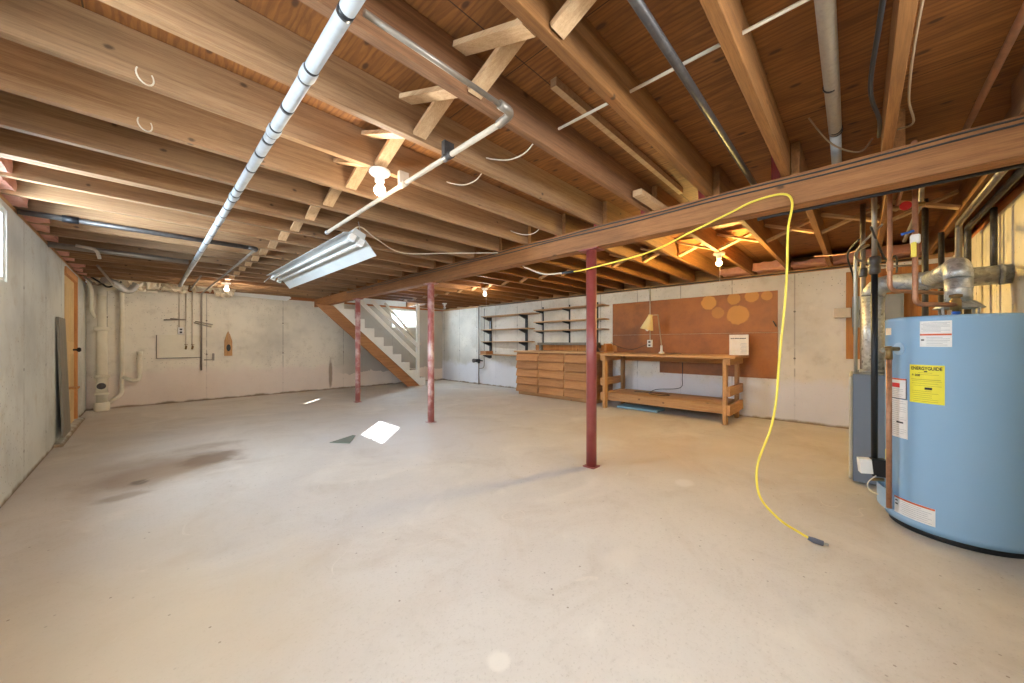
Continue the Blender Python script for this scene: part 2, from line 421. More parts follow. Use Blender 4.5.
M['glass_sheet'] = plain('grey_green_slate', (128, 138, 128), .25)
M['pvc_grey'] = plain('grey_box', (132, 138, 146), .5)
M['tube'] = plain('fluorescent_tube', (206, 207, 206), .25)
M['glass'] = glass_mat()
M['foam'] = plain('blue_foam', (150, 190, 206), .6)
M['clear'] = plain('plastic_wrap', (240, 234, 216), .2, 0, .3, 14, (214, 196, 160))
M['blockersteel'] = galv('blocker_steel', (170, 175, 175), .4)
M['bulb_a'] = emit('bulb_neutral', (1, .88, .70, 1), 400)
M['bulb_b'] = emit('bulb_amber', (1, .70, .22, 1), 1700)
M['bulb_fill'] = emit('bulb_soft_fill', (1, .90, .76, 1), 105)
M['bulb_off'] = plain('bulb_white', (240, 240, 238), .2)

# ------------------------------------------------------------------ room dimensions
XL, XR, YN, YB = -.63, 5.9, -.70, 8.5
ZW, ZJ, ZS = 1.94, 1.985, 2.169       # top of concrete, joist bottoms, underside of subfloor

def wall(name, mat, axis, c0, c1, r0, r1, z0, z1, holes=()):
    hs = sorted({r0, r1} | {h for q in holes for h in q[:2]}); zs = sorted({z0, z1} | {h for q in holes for h in q[2:]})
    b = MB()
    for a, b_ in zip(hs, hs[1:]):
        for c, d in zip(zs, zs[1:]):
            if any(q[0] <= a and b_ <= q[1] and q[2] <= c and d <= q[3] for q in holes): continue
            if axis == 'Y': b.box(c0, c1, a, b_, c, d)
            else: b.box(a, b_, c0, c1, c, d)
    bmesh.ops.remove_doubles(b.bm, verts=b.bm.verts[:], dist=1e-5)
    return struct(b.build(name, mat))

struct(MB().box(XL-.3, XR+.3, YN-.3, YB+.3, -.12, 0).build('floor', M['floor']))
struct(MB().box(XL-.3, XR+.3, YN-.3, YB+.3, ZS, ZS+.02).build('ceiling', M['ply']))
wall('wall_left', M['wall_left'], 'Y', XL-.22, XL, YN-.2, YB+.2, 0, ZW, [(.55, 1.5, 1.36, 1.92), (3.2, 4.0, 1.43, 1.9), (6.38, 7.36, 0.03, 1.87)])
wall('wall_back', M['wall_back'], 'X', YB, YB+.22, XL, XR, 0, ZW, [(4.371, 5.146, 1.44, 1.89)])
wall('wall_right', M['wall_right'], 'Y', XR, XR+.22, YN-.2, YB+.2, 0, ZW)
wall('wall_near', M['wall_near'], 'X', YN-.22, YN, XL, XR, 0, ZW, [(.1, 1.5, 1.36, 1.86)])
# sill plates and rim boards
struct(MB().box(XL-.2, XL-.01, YN-.2, YB+.2, ZW, ZJ).build('trim_1', M['rim_y']))
struct(MB().box(XR+.01, XR+.2, YN-.2, YB+.2, ZW, ZJ).build('trim_2', M['rim_y']))
struct(MB().box(XL, XR, YB+.01, YB+.2, ZW, ZJ).build('trim_3', M['rim']))
struct(MB().box(XL, XR, YN-.2, YN-.01, ZW, ZJ).build('trim_4', M['rim']))
struct(MB().box(XL-.2, XL-.16, YN-.2, YB+.2, ZJ, ZS).build('trim_5', M['rim_y']))
struct(MB().box(XR+.16, XR+.2, YN-.2, YB+.2, ZJ, ZS).build('trim_6', M['rim_y']))
struct(MB().box(XL-.16, 2.7, YB+.02, YB+.06, ZJ, ZS).build('trim_7', M['rim']))
struct(MB().box(XL-.16, XR+.16, YN-.16, YN-.12, ZJ, ZS).build('trim_8', M['rim']))
struct(MB().box(2.7, XR+.16, YB+.02, YB+.05, ZJ, ZS).build('trim_9', M['white']))      # painted board above the stairs
struct(MB().box(2.75, 4.75, 7.62, YB+.02, ZS-.014, ZS-.001).build('trim_10', M['white']))  # painted ceiling over the stairs

# ------------------------------------------------------------------ windows
def window(n, axis, c, a0, a1, z0, z1, fr, mull, sign, inner=None, depth=.05):
    """frame at plane c; sign = direction pointing outdoors"""
    w = bpy.data.objects.new('window_%d' % n, None); COL.objects.link(w); struct(w)
    w.location = (c, (a0+a1)/2, z0) if axis == 'Y' else ((a0+a1)/2, c, z0)
    d = depth*sign; b = MB()
    def bx(b, p0, p1, q0, q1, e0=0, e1=d):
        lo, hi = sorted((c+e0, c+e1))
        if axis == 'Y': b.box(lo, hi, p0, p1, q0, q1)
        else: b.box(p0, p1, lo, hi, q0, q1)
    i0, i1, j0, j1 = inner or (a0+fr, a1-fr, z0+fr, z1-fr)
    bx(b, a0, i0, z0, z1); bx(b, i1, a1, z0, z1); bx(b, i0, i1, z0, j0); bx(b, i0, i1, j1, z1)
    bx(b, (i0+i1)/2-mull/2, (i0+i1)/2+mull/2, j0, j1)
    b.build('window_frame', M['white'], w)
    for p0, p1 in ((i0, (i0+i1)/2-mull/2), ((i0+i1)/2+mull/2, i1)):
        g = MB(); bx(g, p0, p1, j0, j1, d*.4, d*.5); g.build('pane', M['glass'], w)
    return w
window(1, 'Y', XL-.01, .55, 1.5, 1.36, 1.92, .03, .022, -1, (.88, 1.41, 1.435, 1.718), .008)
window(2, 'Y', XL-.012, 3.2, 4.0, 1.43, 1.9, .03, .035, -1)
window(3, 'X', YB+.06, 4.371, 5.146, 1.44, 1.89, .04, .05, 1)
window(4, 'X', YN-.1, .1, 1.5, 1.36, 1.86, .04, .04, -1)  # added window behind the camera, lets fill light in
# steel window well outside the left-hand window: unseen, slotted to shape the sun
blocker = MB()
blocker.box(-1.36, -1.34, 2.1, 3.12, .9, 2.6).box(-1.36, -1.34, 3.19, 4.3, .9, 2.6).box(-1.36, -1.34, 3.12, 3.19, .9, 1.98).box(-1.36, -.86, 4.3, 4.32, .9, 2.2)
blocker.box(-1.36, -.86, 2.1, 2.12, .9, 2.6)
tag(blocker.build('exterior_sun_blocker', M['blockersteel']), 'unseen slotted steel well outside the left wall window', 'window well')

w2 = MB().box(-.3, 2.0, YN-.92, YN-.9, .9, 2.5).box(-.3, -.28, YN-.9, YN-.24, .9, 2.5)  # added plates out of view, keep the sun out of the near window
tag(w2.build('exterior_sun_blocker', M['blockersteel']), 'added unseen steel well outside the near wall window', 'window well')

# ------------------------------------------------------------------ joists
ORD = 'first second third fourth fifth sixth seventh eighth ninth tenth eleventh twelfth thirteenth fourteenth fifteenth sixteenth seventeenth eighteenth nineteenth twentieth twenty-first twenty-second twenty-third twenty-fourth'.split()
def joist_mesh(name, L, mat):
    b = MB().bbox(0, L, -.038, 0, ZJ, ZS-.002, .0015)
    o = b.build(name, mat); m = o.data; bpy.data.objects.remove(o); return m
JY = [-.48+.4*k for k in range(23)]        # far faces
LJ = joist_mesh('floor_joist', 2.66-XL+.12, M['joist'])
RJ = joist_mesh('floor_joist', XR-2.56+.12, M['joist_orange'])
NJ = joist_mesh('floor_joist', 2.66-XL+.12, M['joist_orange'])
KJ = joist_mesh('floor_joist', 2.66-XL+.12, M['joist_dark'])
SJ = joist_mesh('floor_joist', 1.2, M['joist_orange'])
DJ = joist_mesh('floor_joist', 2.66-XL+.12, M['joist'])
rj = [y-.042 for y in JY if y < 7.7]
for k, y in enumerate(JY):
    o = link('floor_joist', LJ if k > 4 else NJ if k in (1, 2, 3) else KJ); o.location = (XL-.12, y, 0)
    tag(o, 'bare floor joist left of the main beam, %s from the near wall' % ORD[k], 'joist', 'joists left of the beam')
o = link('floor_joist', DJ); o.location = (XL-.12, 3.16, 0)
tag(o, 'extra joist doubled tight against its neighbour left of the beam', 'joist', 'joists left of the beam')
for k, y in enumerate(rj):
    o = link('floor_joist', RJ); o.location = (2.56, y, 0)
    tag(o, 'orange toned floor joist between beam and workbench wall, %s from the near wall' % ORD[k], 'joist', 'joists right of the beam')
for k, y in enumerate((7.98, 8.34)):
    o = link('floor_joist', SJ); o.location = (4.8, y, 0)
    tag(o, 'short floor joist beyond the stairs, %s' % ('nearer the stair opening side' if k == 0 else 'hard against the back wall'), 'joist', 'short joists by the stairs')
tag(MB().box(4.76, 4.8, 7.62, YB, ZJ, ZS-.002).build('header_joist', M['joist_orange']), 'header joist closing the stair opening above the foot of the stairs', 'joist')

# cross bridging
def bridging(x, y0, y1, label, grp):
    t = thing('cross_bridging', (x, (y0+y1)/2, ZJ), label, 'bridging', grp)
    MB().bar((x-.035, y0+.006, ZJ+.018), (x-.035, y1-.006, ZS-.03), .064, .019, V((1, 0, 0)).cross(V((0, y1-y0, .14)))).build('strip', M['strip'], t)
    MB().bar((x+.035, y0+.006, ZS-.03), (x+.035, y1-.006, ZJ+.018), .064, .019, V((1, 0, 0)).cross(V((0, y1-y0, -.14)))).build('strip', M['strip'], t)
for k in range(len(JY)-1):
    bridging(.86, JY[k], JY[k+1]-.038, 'crossed pine bridging strips left of the main beam, %s bay from the near wall' % ORD[k], 'cross bridging left of the beam')
for k in range(len(rj)-1):
    bridging(4.1, rj[k], rj[k+1]-.038, 'crossed pine bridging strips right of the main beam, %s bay from the near wall' % ORD[k], 'cross bridging right of the beam')

# ------------------------------------------------------------------ main beam and columns
bt = thing('main_beam', (2.61, 4, 1.815), 'long built-up wooden main beam resting on three red steel columns', 'beam')
for i, (x0, x1) in enumerate(((2.55, 2.588), (2.589, 2.627), (2.628, 2.666))):
    MB().bbox(x0, x1, YN+.002, 8.44, 1.815, ZJ-.001, .003).build('ply_board', M['beam'], bt)
for q, y in enumerate(JY[2:18]):
    if q % 2 == 0 or q < 5:
        b = MB().box(2.59, 2.628, y+.012, y+.055, ZJ, ZS-.004)
        tag(b.build('blocking', M['red_wood']), 'red painted wood block standing on the beam, by the %s joist' % ORD[q], 'blocking', 'red blocks on the beam')
def column(x, y, label, mat):
    t = thing('steel_column', (x, y, 0), label, 'column', 'steel columns under the beam')
    MB().box(x-.052, x+.052, y-.052, y+.052, 0.0, .008).build('base_plate', mat, t)
    MB().lathe([(.0425, .008), (.0425, 1.806)], (x, y, 0), 24).build('shaft', mat, t)
    MB().box(x-.06, x+.06, y-.09, y+.09, 1.806, 1.815).build('top_plate', mat, t)
column(2.61, 1.61, 'nearest maroon steel column, smooth paint, in front of the workbench', M['red_col'])
column(2.61, 4.02, 'middle red steel column with chipped whitish paint, right of the stairs', M['red_chip'])
column(2.61, 6.32, 'farthest red steel column, standing in front of the stairs', M['red_chip'])

# cables along the beam
cy = [V((2.546, -.6+.25*i, 1.966+.004*math.sin(i*1.7))) for i in range(30)]
tag(MB().tube(smooth_path(cy, 4), .005, 8).build('cable', M['cable_dark']), 'upper dark cable stapled along the near face of the main beam', 'cable', 'cables on the beam')
cy = [V((2.546, -.6+.25*i, 1.942+.004*math.sin(i*1.3+1))) for i in range(30)]
tag(MB().tube(smooth_path(cy, 4), .005, 8).build('cable', M['cable_dark']), 'lower dark cable stapled along the near face of the main beam', 'cable', 'cables on the beam')

# ------------------------------------------------------------------ light bulbs
def lampholder(x, y, z, mat, label, string=None):
    t = thing('bulb_fixture', (x, y, z), label, 'light', 'bare bulb ceiling lights')
    MB().lathe([(.055, 0), (.057, -.012), (.05, -.022), (.026, -.03), (.025, -.062), (.02, -.064)], (x, y, z), 24).build('lampholder', M['white'], t)
    pr = [(.013, -.06), (.014, -.075)]+[(.031*math.sin(a), -.107-.034*math.cos(a)*1.0) for a in [PI*(.3+.68*i/9) for i in range(10)]][::1]
    pr = [(.013, -.062), (.016, -.08)]+[(.031*math.cos(a), -.108+.031*math.sin(a)) for a in [math.radians(55-14*i) for i in range(10)]]+[(.003, -.139)]
    MB().lathe(pr, (x, y, z), 20).build('bulb', mat, t)
    if string:
        MB().tube([(x+.03, y, z-.05), (x+.03, y, z-string)], .0012, 6).build('pull_cord', M['cable'], t)
    return t
lampholder(.905, 1.9, ZJ, M['bulb_a'], 'lit bare bulb in white lampholder beside the grey steel pipe, nearest left')
lampholder(.89, 7.1, ZJ, M['bulb_a'], 'lit bare bulb with pull cord near the back wall insulation', .9)
lampholder(4.08, 4.62, ZJ, M['bulb_a'], 'lit bare bulb in front of the black bracket shelves', .6)
lampholder(4.22, 1.06, ZJ, M['bulb_b'], 'lit amber bulb with pull cord above the workbench', .35)
lampholder(.45, -.55, ZJ, M['bulb_fill'], 'added fill bulb overhead by the near wall window')  # added out of view to light joist faces and heater
lampholder(4.95, 7.04, ZJ, M['bulb_off'], 'unlit white bulb near the foot of the stairs')

# ------------------------------------------------------------------ floor scraps
tag(MB().prism([(1.33, 3.93), (1.47, 3.76), (1.64, 4.03), (1.62, 4.06)], .001, .006, 'Z').build('slate_scrap', M['glass_sheet']), 'grey triangular flat scrap lying on the floor beside the sunlit patch', 'scrap')

# ------------------------------------------------------------------ crumpled insulation
def batt(x0, x1, y0, y1, z0, z1, mat, seed, amp=.03, name='insulation_batt', nseg=12):
    b = MB(); bm = b.bm
    r = bmesh.ops.create_cube(bm, size=1)
    for v in r['verts']: v.co = V((x0+(v.co.x+.5)*(x1-x0), y0+(v.co.y+.5)*(y1-y0), z0+(v.co.z+.5)*(z1-z0)))
    bmesh.ops.subdivide_edges(bm, edges=bm.edges[:], cuts=nseg, use_grid_fill=True)
    for v in bm.verts:
        p = v.co*9+V((seed*3.1, seed*1.7, seed)); n = noise.noise_vector(p)+noise.noise_vector(p*2.3)*.5
        v.co += V((n.x*amp*.6, n.y*amp, n.z*amp))
    return b.build(name, mat)
def wall_batts():
    for k in range(1, len(JY)-1):
        y0, y1 = JY[k]+.004, JY[k+1]-.042
        if 3.0 < y0 < 7.6 or k % 3 == 0:
            o = batt(XL-.14, XL+.05+.05*(k % 3 == 0), y0, y1, ZJ+.015, ZS-.02, M['pink'], k, .02, nseg=7)
            tag(o, 'pink insulation stuffed between joist ends above left wall, %s bay from near wall' % ORD[k], 'insulation', 'pink insulation above the left wall')
    for k in range(0, 5):
        y0, y1 = rj[k]+.012, rj[k+1]-.05
        o = batt(XR-.16-.04*(k % 2), XR+.14, y0, y1, ZJ+.03, ZS-.06-.02*(k % 3), M['pink'], k+40, .02, nseg=7)
        tag(o, 'pink insulation stuffed between joist ends above workbench wall, %s bay from heater wall' % ORD[k], 'insulation', 'pink insulation above the workbench wall')
wall_batts()
for i, (x0, x1, y0, y1, z0, z1, d) in enumerate((
    (-.57, -.2, 8.12, 8.40, 1.99, 2.12, 'above the white drain stack'), (-.16, .17, 8.06, 8.40, 1.93, 2.10, 'right of the foil duct'),
    (.21, .50, 8.08, 8.40, 1.92, 2.08, 'above the two wall faucets'), (.56, .82, 8.02, 8.36, 1.95, 2.08, 'above the dark vertical pipe'),
    (.88, 1.12, 8.1, 8.34, 1.91, 2.05, 'behind the pull cord bulb'))):
    tag(batt(x0, x1, y0, y1, z0, z1, M['paper'], i+80, .085, nseg=16), 'torn paper faced insulation hanging over the back wall, '+d, 'insulation', 'torn insulation on the back wall')
tag(MB().prism([(1.15, 1.93), (2.02, 1.90), (2.1, 1.96), (2.04, 2.05), (1.16, 2.07)], 8.38, 8.4).build('sheet_panel', M['white']), 'pale sheet panel fixed along the top of the back wall', 'panel')

# ------------------------------------------------------------------ ceiling pipes on the left
t = thing('wrapped_pipe', (.375, 3.4, 1.918), 'long white wrapped pipe with black tape bands under the left joists', 'pipe')
MB().tube([(.375, YN+.01, 1.918), (.375, 7.5, 1.918)], .0215, 20).build('pipe', M['wrap'], t)
for y in (.55, .984, 1.27, 1.325, 1.544, 1.72, 1.775, 1.845, 2.0, 2.21, 2.54, 2.66, 2.76, 2.945, 3.15, 3.4, 3.75, 4.1, 4.5, 5.0, 5.6, 6.3):
    MB().tube([(.375, y-.01, 1.918), (.375, y+.01, 1.918)], .0226, 20).build('tape_band', M['black_tape'], t)
for y in (1.298, 1.75, 2.7, 3.28):
    MB().tube([(.375, y-.03, 1.918), (.375, y-.02, 1.918), (.375, y+.02, 1.918), (.375, y+.03, 1.918)], [.0215, .025, .025, .0215], 20).build('joint_sleeve', M['wrap'], t)
t = thing('steel_pipe', (.98, 1, 1.93), 'thin pipe with grey elbow turning below the joists beside the nearest bulb', 'pipe')
MB().tube([(.415, .965, 1.93), (.955, .97, 1.93)], .0095, 12).build('pipe_run', M['grey_pipe'], t)
MB().tube([(1.0, 1.02, 1.918), (1.015, 3.04, 1.918)], .0125, 14).build('pipe_run', M['pale_pipe'], t)
MB().tube(bend([(.93, .97, 1.93), (1.0, .97, 1.93), (1.0, 1.05, 1.918)], .045), .017, 14).build('elbow', M['grey_pipe'], t)
for y in (1.40, 1.82):
    MB().tube([(1.003, y-.03, 1.918), (1.003, y+.03, 1.918)], .018, 12).box(.975, 1.03, y-.012, y+.012, 1.918, ZJ-.002).build('clamp', M['black_iron'] if y < 1.5 else M['pale_pipe'], t)
MB().tube([(1.015, 3.02, 1.918), (1.015, 3.06, 1.918)], .016, 12).build('end_cap', M['galv_dull'], t)
t = thing('iron_pipe', (.05, 4.26, 1.963), 'black iron pipe crossing from left wall with thin branch to back wall', 'pipe')
MB().tube([(XL+.002, 4.26, 1.963), (.75, 4.26, 1.963)], .02, 16).build('main_run', M['black_iron'], t)
MB().tube([(XL+.2, 4.26, 1.963), (XL+.28, 4.26, 1.963)], .025, 16).build('coupling', M['black'], t)
MB().tube(bend([(.70, 4.26, 1.963), (.765, 4.26, 1.963), (.765, 4.34, 1.963)], .05), .0215, 14).build('elbow', M['black_iron'], t)
MB().tube(bend([(.765, 4.3, 1.963), (.705, 8.43, 1.92), (.703, 8.43, .55)], .05), .0125, 12).build('branch', M['grey_pipe'], t)
tag(MB().tube([(XL+.002, 5.4, 1.95), (.34, 5.4, 1.945)], .026, 16).build('drain_pipe', M['grey_pipe']), 'grey drain pipe under the far joists running from left wall to wrapped pipe', 'pipe')
tag(MB().tube(bend([(-.46, 5.33, 1.96), (-.33, 5.34, 1.95), (-.31, 5.34, 1.86)], .04), .014, 10).build('pipe_stub', M['pale_pipe']), 'short bent pale pipe stub hanging by the grey drain pipe', 'pipe')
tag(MB().tube([(-.4, 6.6, 1.97), (-.32, 8.05, 1.9)], .014, 10).build('pipe_stub', M['grey_pipe']), 'slanting grey pipe dropping toward the torn insulation in the corner', 'pipe')
tag(MB().tube([(.53, 6.4, 1.95), (.53, 8.1, 1.93)], .011, 10).build('water_pipe', M['grey_pipe']), 'thin pipe beside the wrapped pipe, ending over the wall faucets', 'pipe')

# ------------------------------------------------------------------ ceiling runs on the right
tag(MB().tube([(.15, .45, 2.0), (2.75, .46, 2.0)], .015, 14).build('iron_pipe', M['black_iron']), 'dark bare pipe running up between joists at the top centre, over the beam', 'pipe')
t = thing('wrapped_pipe', (1.5, .07, 2.08), 'grey wrapped pipe hanging between joists and passing over the beam, bare at its far end', 'pipe')
MB().tube([(-.4, .055, 2.08), (2.38, .085, 2.08)], .025, 18).build('wrapping', M['wrap_grey'], t)
MB().tube([(2.38, .085, 2.08), (3.1, .1, 2.08)], .0225, 18).build('bare_end', M['wrap'], t)
for x in (1.95, 2.36, 2.385):
    MB().tube([(x-.006, .083, 2.08), (x+.006, .083, 2.08)], .026, 18).build('tape_band', M['black_tape'], t)
tag(MB().tube([(.3, -.357, 2.03), (2.9, -.357, 2.03)], .012, 12).build('copper_pipe', M['copper']), 'copper pipe under the dark subfloor at the upper right corner', 'pipe')
tag(MB().tube(smooth_path([(.4, -.07, 2.02), (1.0, -.066, 2.0), (1.5, -.045, 1.99), (1.9, -.03, 1.985), (2.2, -.062, 1.99), (2.5, -.068, 2.04)]), .007, 8).build('cable', M['black']), 'thick black cable hugging the left face of the joist at upper right', 'cable')
tag(MB().tube(smooth_path([(.4, -.126, 2.02), (1.2, -.13, 2.0), (1.7, -.128, 2.0), (2.1, -.14, 2.0), (2.35, -.17, 2.0), (2.45, -.13, 2.03)]), .004, 8).build('cable', M['cable_tan']), 'pale cable clipped along the right face of the joist at upper right', 'cable')
tag(MB().tube([(1.405, -.66, 2.08), (1.405, 1.05, 2.075)], .0065, 8).build('cable', M['cable']), 'white cable threaded through bored holes across the near joists', 'cable')
tag(MB().box(1.22, 2.75, .925, .955, 2.13, ZS-.002).build('wood_strip', M['strip']), 'narrow grey wood strip fixed under the subfloor between two joists', 'strip')
tag(MB().bbox(2.22, 2.7, 1.0, 1.062, ZJ+.002, ZJ+.042, .003).build('lumber_offcut', M['strip']), 'short lumber offcut with pale cut end lying on the main beam', 'lumber')
for x, y, d in ((1.32, 1.483, 'nearest the grey elbow'), (1.34, 1.883, 'second from the grey elbow'), (2.33, 2.283, 'closest to the beam')):
    tag(MB().tube(smooth_path([(x, y, 2.06), (x, y-.06, 2.03), (x, y-.18, 1.985), (x, y-.29, 1.98), (x, y-.364, 2.02)]), .0035, 8).build('cable_end', M['cable']), 'short pale cable looped between two joists left of the beam, '+d, 'cable', 'short cable loops')
for i, (x, y, d) in enumerate(((.0, 1.87, 'nearer'), (-.0, 2.27, 'farther'))):
    tag(MB().tube(arc((x, y-.042, 1.985), .028, 150, 400, 14, ((.8, .6, 0), (0, 0, 1))), .0026, 6).build('wire_loop', M['cable']), 'small wire loop hanging under a joist at upper left, the %s one' % d, 'wire', 'wire loops')
tag(MB().tube([(2.695, YN+.01, 1.815), (2.695, .40, 1.815), (2.695, .46, 1.815)], [.009, .009, .012], 12).build('iron_pipe', M['black']), 'black pipe tucked below the far side of the beam above the yellow cord', 'pipe')
tag(MB().tube([(XR-.03, -.5, 1.955), (XR-.03, 6.9, 1.955)], .009, 8).build('cable', M['cable_dark']), 'dark cable running along the top of the workbench wall', 'cable')
tag(MB().tube(smooth_path([(2.3, .18, 2.15), (2.45, .1, 2.05), (2.6, 0, 2.03), (2.7, -.05, 2.12)]), .004, 8).build('cable', M['cable_tan']), 'pale cable looping behind the bare end of the grey wrapped pipe', 'cable')

# ------------------------------------------------------------------ fluorescent fixture
t = thing('fluorescent_fixture', (1.165, 3.97, 1.83), 'unlit white two-tube fluorescent fixture hung tilted below the joists', 'light')
a = math.atan2(-.1, .24); ca, sa = math.cos(a), math.sin(a); FC = V((1.165, 0, 1.835)); YA, YE = 2.75, 5.19
def fp(s, n): return (FC.x+s*ca-n*sa, FC.z+s*sa+n*ca)
def fprism(poly, y0, y1): return MB().prism([fp(*p) for p in poly], y0, y1)
refl = [(-.132, -.03), (-.085, .004), (.035, .004), (.15, -.055), (.152, -.052), (.036, .008), (-.086, .008), (-.134, -.027)]
ym = (YA+YE)/2
for y0, y1 in ((YA, ym-.001), (ym+.001, YE)):
    fprism(refl, y0, y1).build('reflector', M['fixture'], t)
fprism([(-.075, .009), (.025, .009), (.02, .055), (-.07, .055)], YA+.01, YE-.01).build('ballast_channel', M['fixture'], t)
for s in (-.06, .008):
    for y0, y1 in ((YA+.03, YE-.03),):
        x, z = fp(s, -.03); MB().tube([(x, y0, z), (x, y1, z)], .0135, 14).build('tube', M['tube'], t)
    for y in (YA+.005, YE-.045):
        fprism([(s-.022, .003), (s+.022, .003), (s+.022, -.045), (s-.022, -.045)], y, y+.04).build('lampholder', M['white'], t)
for y in (YA+.06, YE-.1):
    x, z = fp(0, .05); MB().tube([(x, y, z), (x-.02, y, ZJ-.002)], .0025, 6).build('hanger', M['conduit'], t)
x, z = fp(-.09, -.02); MB().tube([(x, YE, z), (x-.02, YE+.22, z-.04)], .004, 6).build('pull_rod', M['conduit'], t)
tag(MB().tube(smooth_path([(1.12, 2.8, 1.905), (1.2, 2.84, 1.955), (1.45, 3.08, 1.955), (1.84, 3.34, 1.955), (2.2, 3.02, 1.962), (2.54, 2.67, 1.965)]), .005, 8).build('cable', M['cable']), 'pale cable draped from the fluorescent fixture to the main beam', 'cable')

# ------------------------------------------------------------------ yellow cord
t = thing('extension_cord', (2.39, .165, 0), 'yellow extension cord hooked on the beam, its end on the floor', 'cord')
MB().tube(smooth_path([(2.56, 1.75, 1.645), (2.535, 1.586, 1.644), (2.52, 1.088, 1.684), (2.53, .796, 1.773), (2.536, .577, 1.842), (2.536, .446, 1.881), (2.536, .312, 1.882), (2.516, .268, 1.815), (2.487, .283, 1.665), (2.47, .285, 1.469), (2.45, .292, 1.269), (2.427, .315, .939), (2.416, .327, .72), (2.393, .351, .555), (2.335, .396, .383), (2.307, .396, .265), (2.317, .371, .178), (2.3445, .30, .0956), (2.372, .229, .05), (2.386, .175, .024)]), .006, 10).build('cord', M['yellow'], t)
MB().tube([(2.56, 1.75, 1.645), (2.60, 1.9, 1.66)], .011, 10).build('connector', M['black'], t)
MB().tube([(2.384, .19, .028), (2.388, .165, .022), (2.393, .13, .018)], [.009, .014, .013], 12).build('plug', M['grey_plug'], t)
b = MB()
for dx in (-.007, .007): b.bar((2.394+dx, .13, .018), (2.396+dx, .11, .017), .002, .007)
b.build('prong', M['conduit'], t)
tag(MB().tube(smooth_path([(2.601, 1.905, 1.66), (2.64, 2.15, 1.69), (2.69, 2.4, 1.79), (2.72, 2.46, 1.812), (2.76, 2.6, 1.9), (2.8, 2.75, 1.98)]), .007, 10).build('appliance_cable', M['cable']), 'white cable plugged into the yellow cord, coming from behind the beam', 'cable')

# ------------------------------------------------------------------ left wall: door, plank
d = bpy.data.objects.new('door_1', None); COL.objects.link(d); struct(d); d.location = (XL, 6.87, 0)
MB().bbox(XL-.045, XL-.012, 6.40, 7.30, .031, 1.82).build('door_leaf', M['door'], d)
b = MB()
for (y0, y1, z0, z1) in ((6.52, 6.82, .2, .9), (6.92, 7.22, .2, .9), (6.52, 6.82, 1.05, 1.72), (6.92, 7.22, 1.05, 1.72)):
    b.bbox(XL-.016, XL-.006, y0, y1, z0, z1, .004)
b.build('door_panel', M['door'], d)
MB().box(XL-.1, XL-.002, 6.37, 6.395, .031, 1.90).box(XL-.1, XL+.015, 7.305, 7.37, .05, 1.90).box(XL-.1, XL+.015, 6.395, 7.305, 1.825, 1.90).build('door_frame', M['casing'], d)
MB().lathe([(.012, 0), (.012, .03), (.028, .04), (.03, .055), (.02, .068)], (XL-.012, 7.2, .95), 16, 'X').build('door_knob', M['black'], d)
b = MB()
for z in (.35, 1.5): b.box(XL-.012, XL-.004, 6.398, 6.42, z, z+.09)
b.build('hinge', M['black'], d)
struct(MB().prism([(XL, 0), (XL+.06, 0), (XL+.04, .025), (XL, .03)], 5.7, 7.6).build('trim_11', M['wall_left']))
b = MB(); b.bar((XL+.05, 6.02, .075), (XL+.012, 6.02, 1.3), .018, .44, V((0, 1, 0)))
tag(b.build('plank', M['plank_grey']), 'weathered grey plank leaning on the left wall beside the door', 'plank')
tag(MB().bbox(XL+.005, XL+.11, 6.28, 6.42, .52, .54, .003).build('wood_ledge', M['casing']), 'small wooden ledge sticking out at knee height by the door', 'ledge')

# ------------------------------------------------------------------ back wall fixtures
t = thing('drain_stack', (-.46, 8.3, 0), 'cream drain stack with hubs and cleanout in the far left corner', 'drain pipe')
MB().lathe([(.062, 0), (.062, 1.25), (.05, 1.27), (.05, 1.78)], (-.46, 8.3, 0), 24).build('pipe', M['pvc'], t)
for z, r, h in ((0, .085, .12), (.24, .078, .03), (.5, .082, .035), (1.22, .088, .05)):
    MB().lathe([(r*.9, z), (r, z+.012), (r, z+h), (r*.85, z+h+.012)], (-.46, 8.3, 0), 24).build('hub', M['pvc'], t)
MB().lathe([(.062, 0), (.062, .03)], (-.46, 8.21, .385), 20, 'Y').build('cleanout_collar', M['pvc'], t)
MB().lathe([(.048, 0), (.048, .012), (.02, .02), (.018, .035)], (-.46, 8.202, .385), 20, 'Y').build('cleanout_plug', M['black_iron'], t)
MB().tube(bend([(-.46, 8.3, 1.76), (-.46, 8.3, 1.88), (-.30, 8.28, 1.93), (-.1, 8.3, 1.93)], .08), .052, 18).build('elbow', M['pvc'], t)
t = thing('waste_pipe', (-.258, 8.44, .2), 'thin cream waste pipe bending into the drain stack foot', 'drain pipe')
MB().tube(bend([(.15, 8.45, 1.9), (-.258, 8.45, 1.9), (-.258, 8.45, .22), (-.42, 8.33, .08)], .07), .027, 14).build('pipe', M['pvc'], t)
MB().tube(bend([(-.25, 8.44, .5), (-.14, 8.44, .42), (-.06, 8.44, .44), (-.06, 8.44, .88)], .05), .03, 14).build('trap', M['pvc'], t)
MB().tube([(-.06, 8.44, .85), (-.06, 8.44, .9)], .036, 14).build('trap_cap', M['pvc'], t)
tag(MB().tube(bend([(-.58, 8.05, 1.96), (-.56, 8.2, 1.85), (-.565, 8.32, 1.5), (-.52, 8.3, 1.42)], .05), .024, 12).build('waste_pipe', M['pvc']), 'bent cream pipe dropping left of the drain stack', 'drain pipe')
tag(MB().tube(smooth_path([(-.42, 7.85, 1.95), (-.32, 7.96, 1.93), (-.22, 8.03, 1.85), (-.15, 8.06, 1.86), (-.1, 8.1, 1.95)]), .05, 16).build('foil_duct', M['foil']), 'sagging shiny foil duct by the top of the drain stack', 'duct')
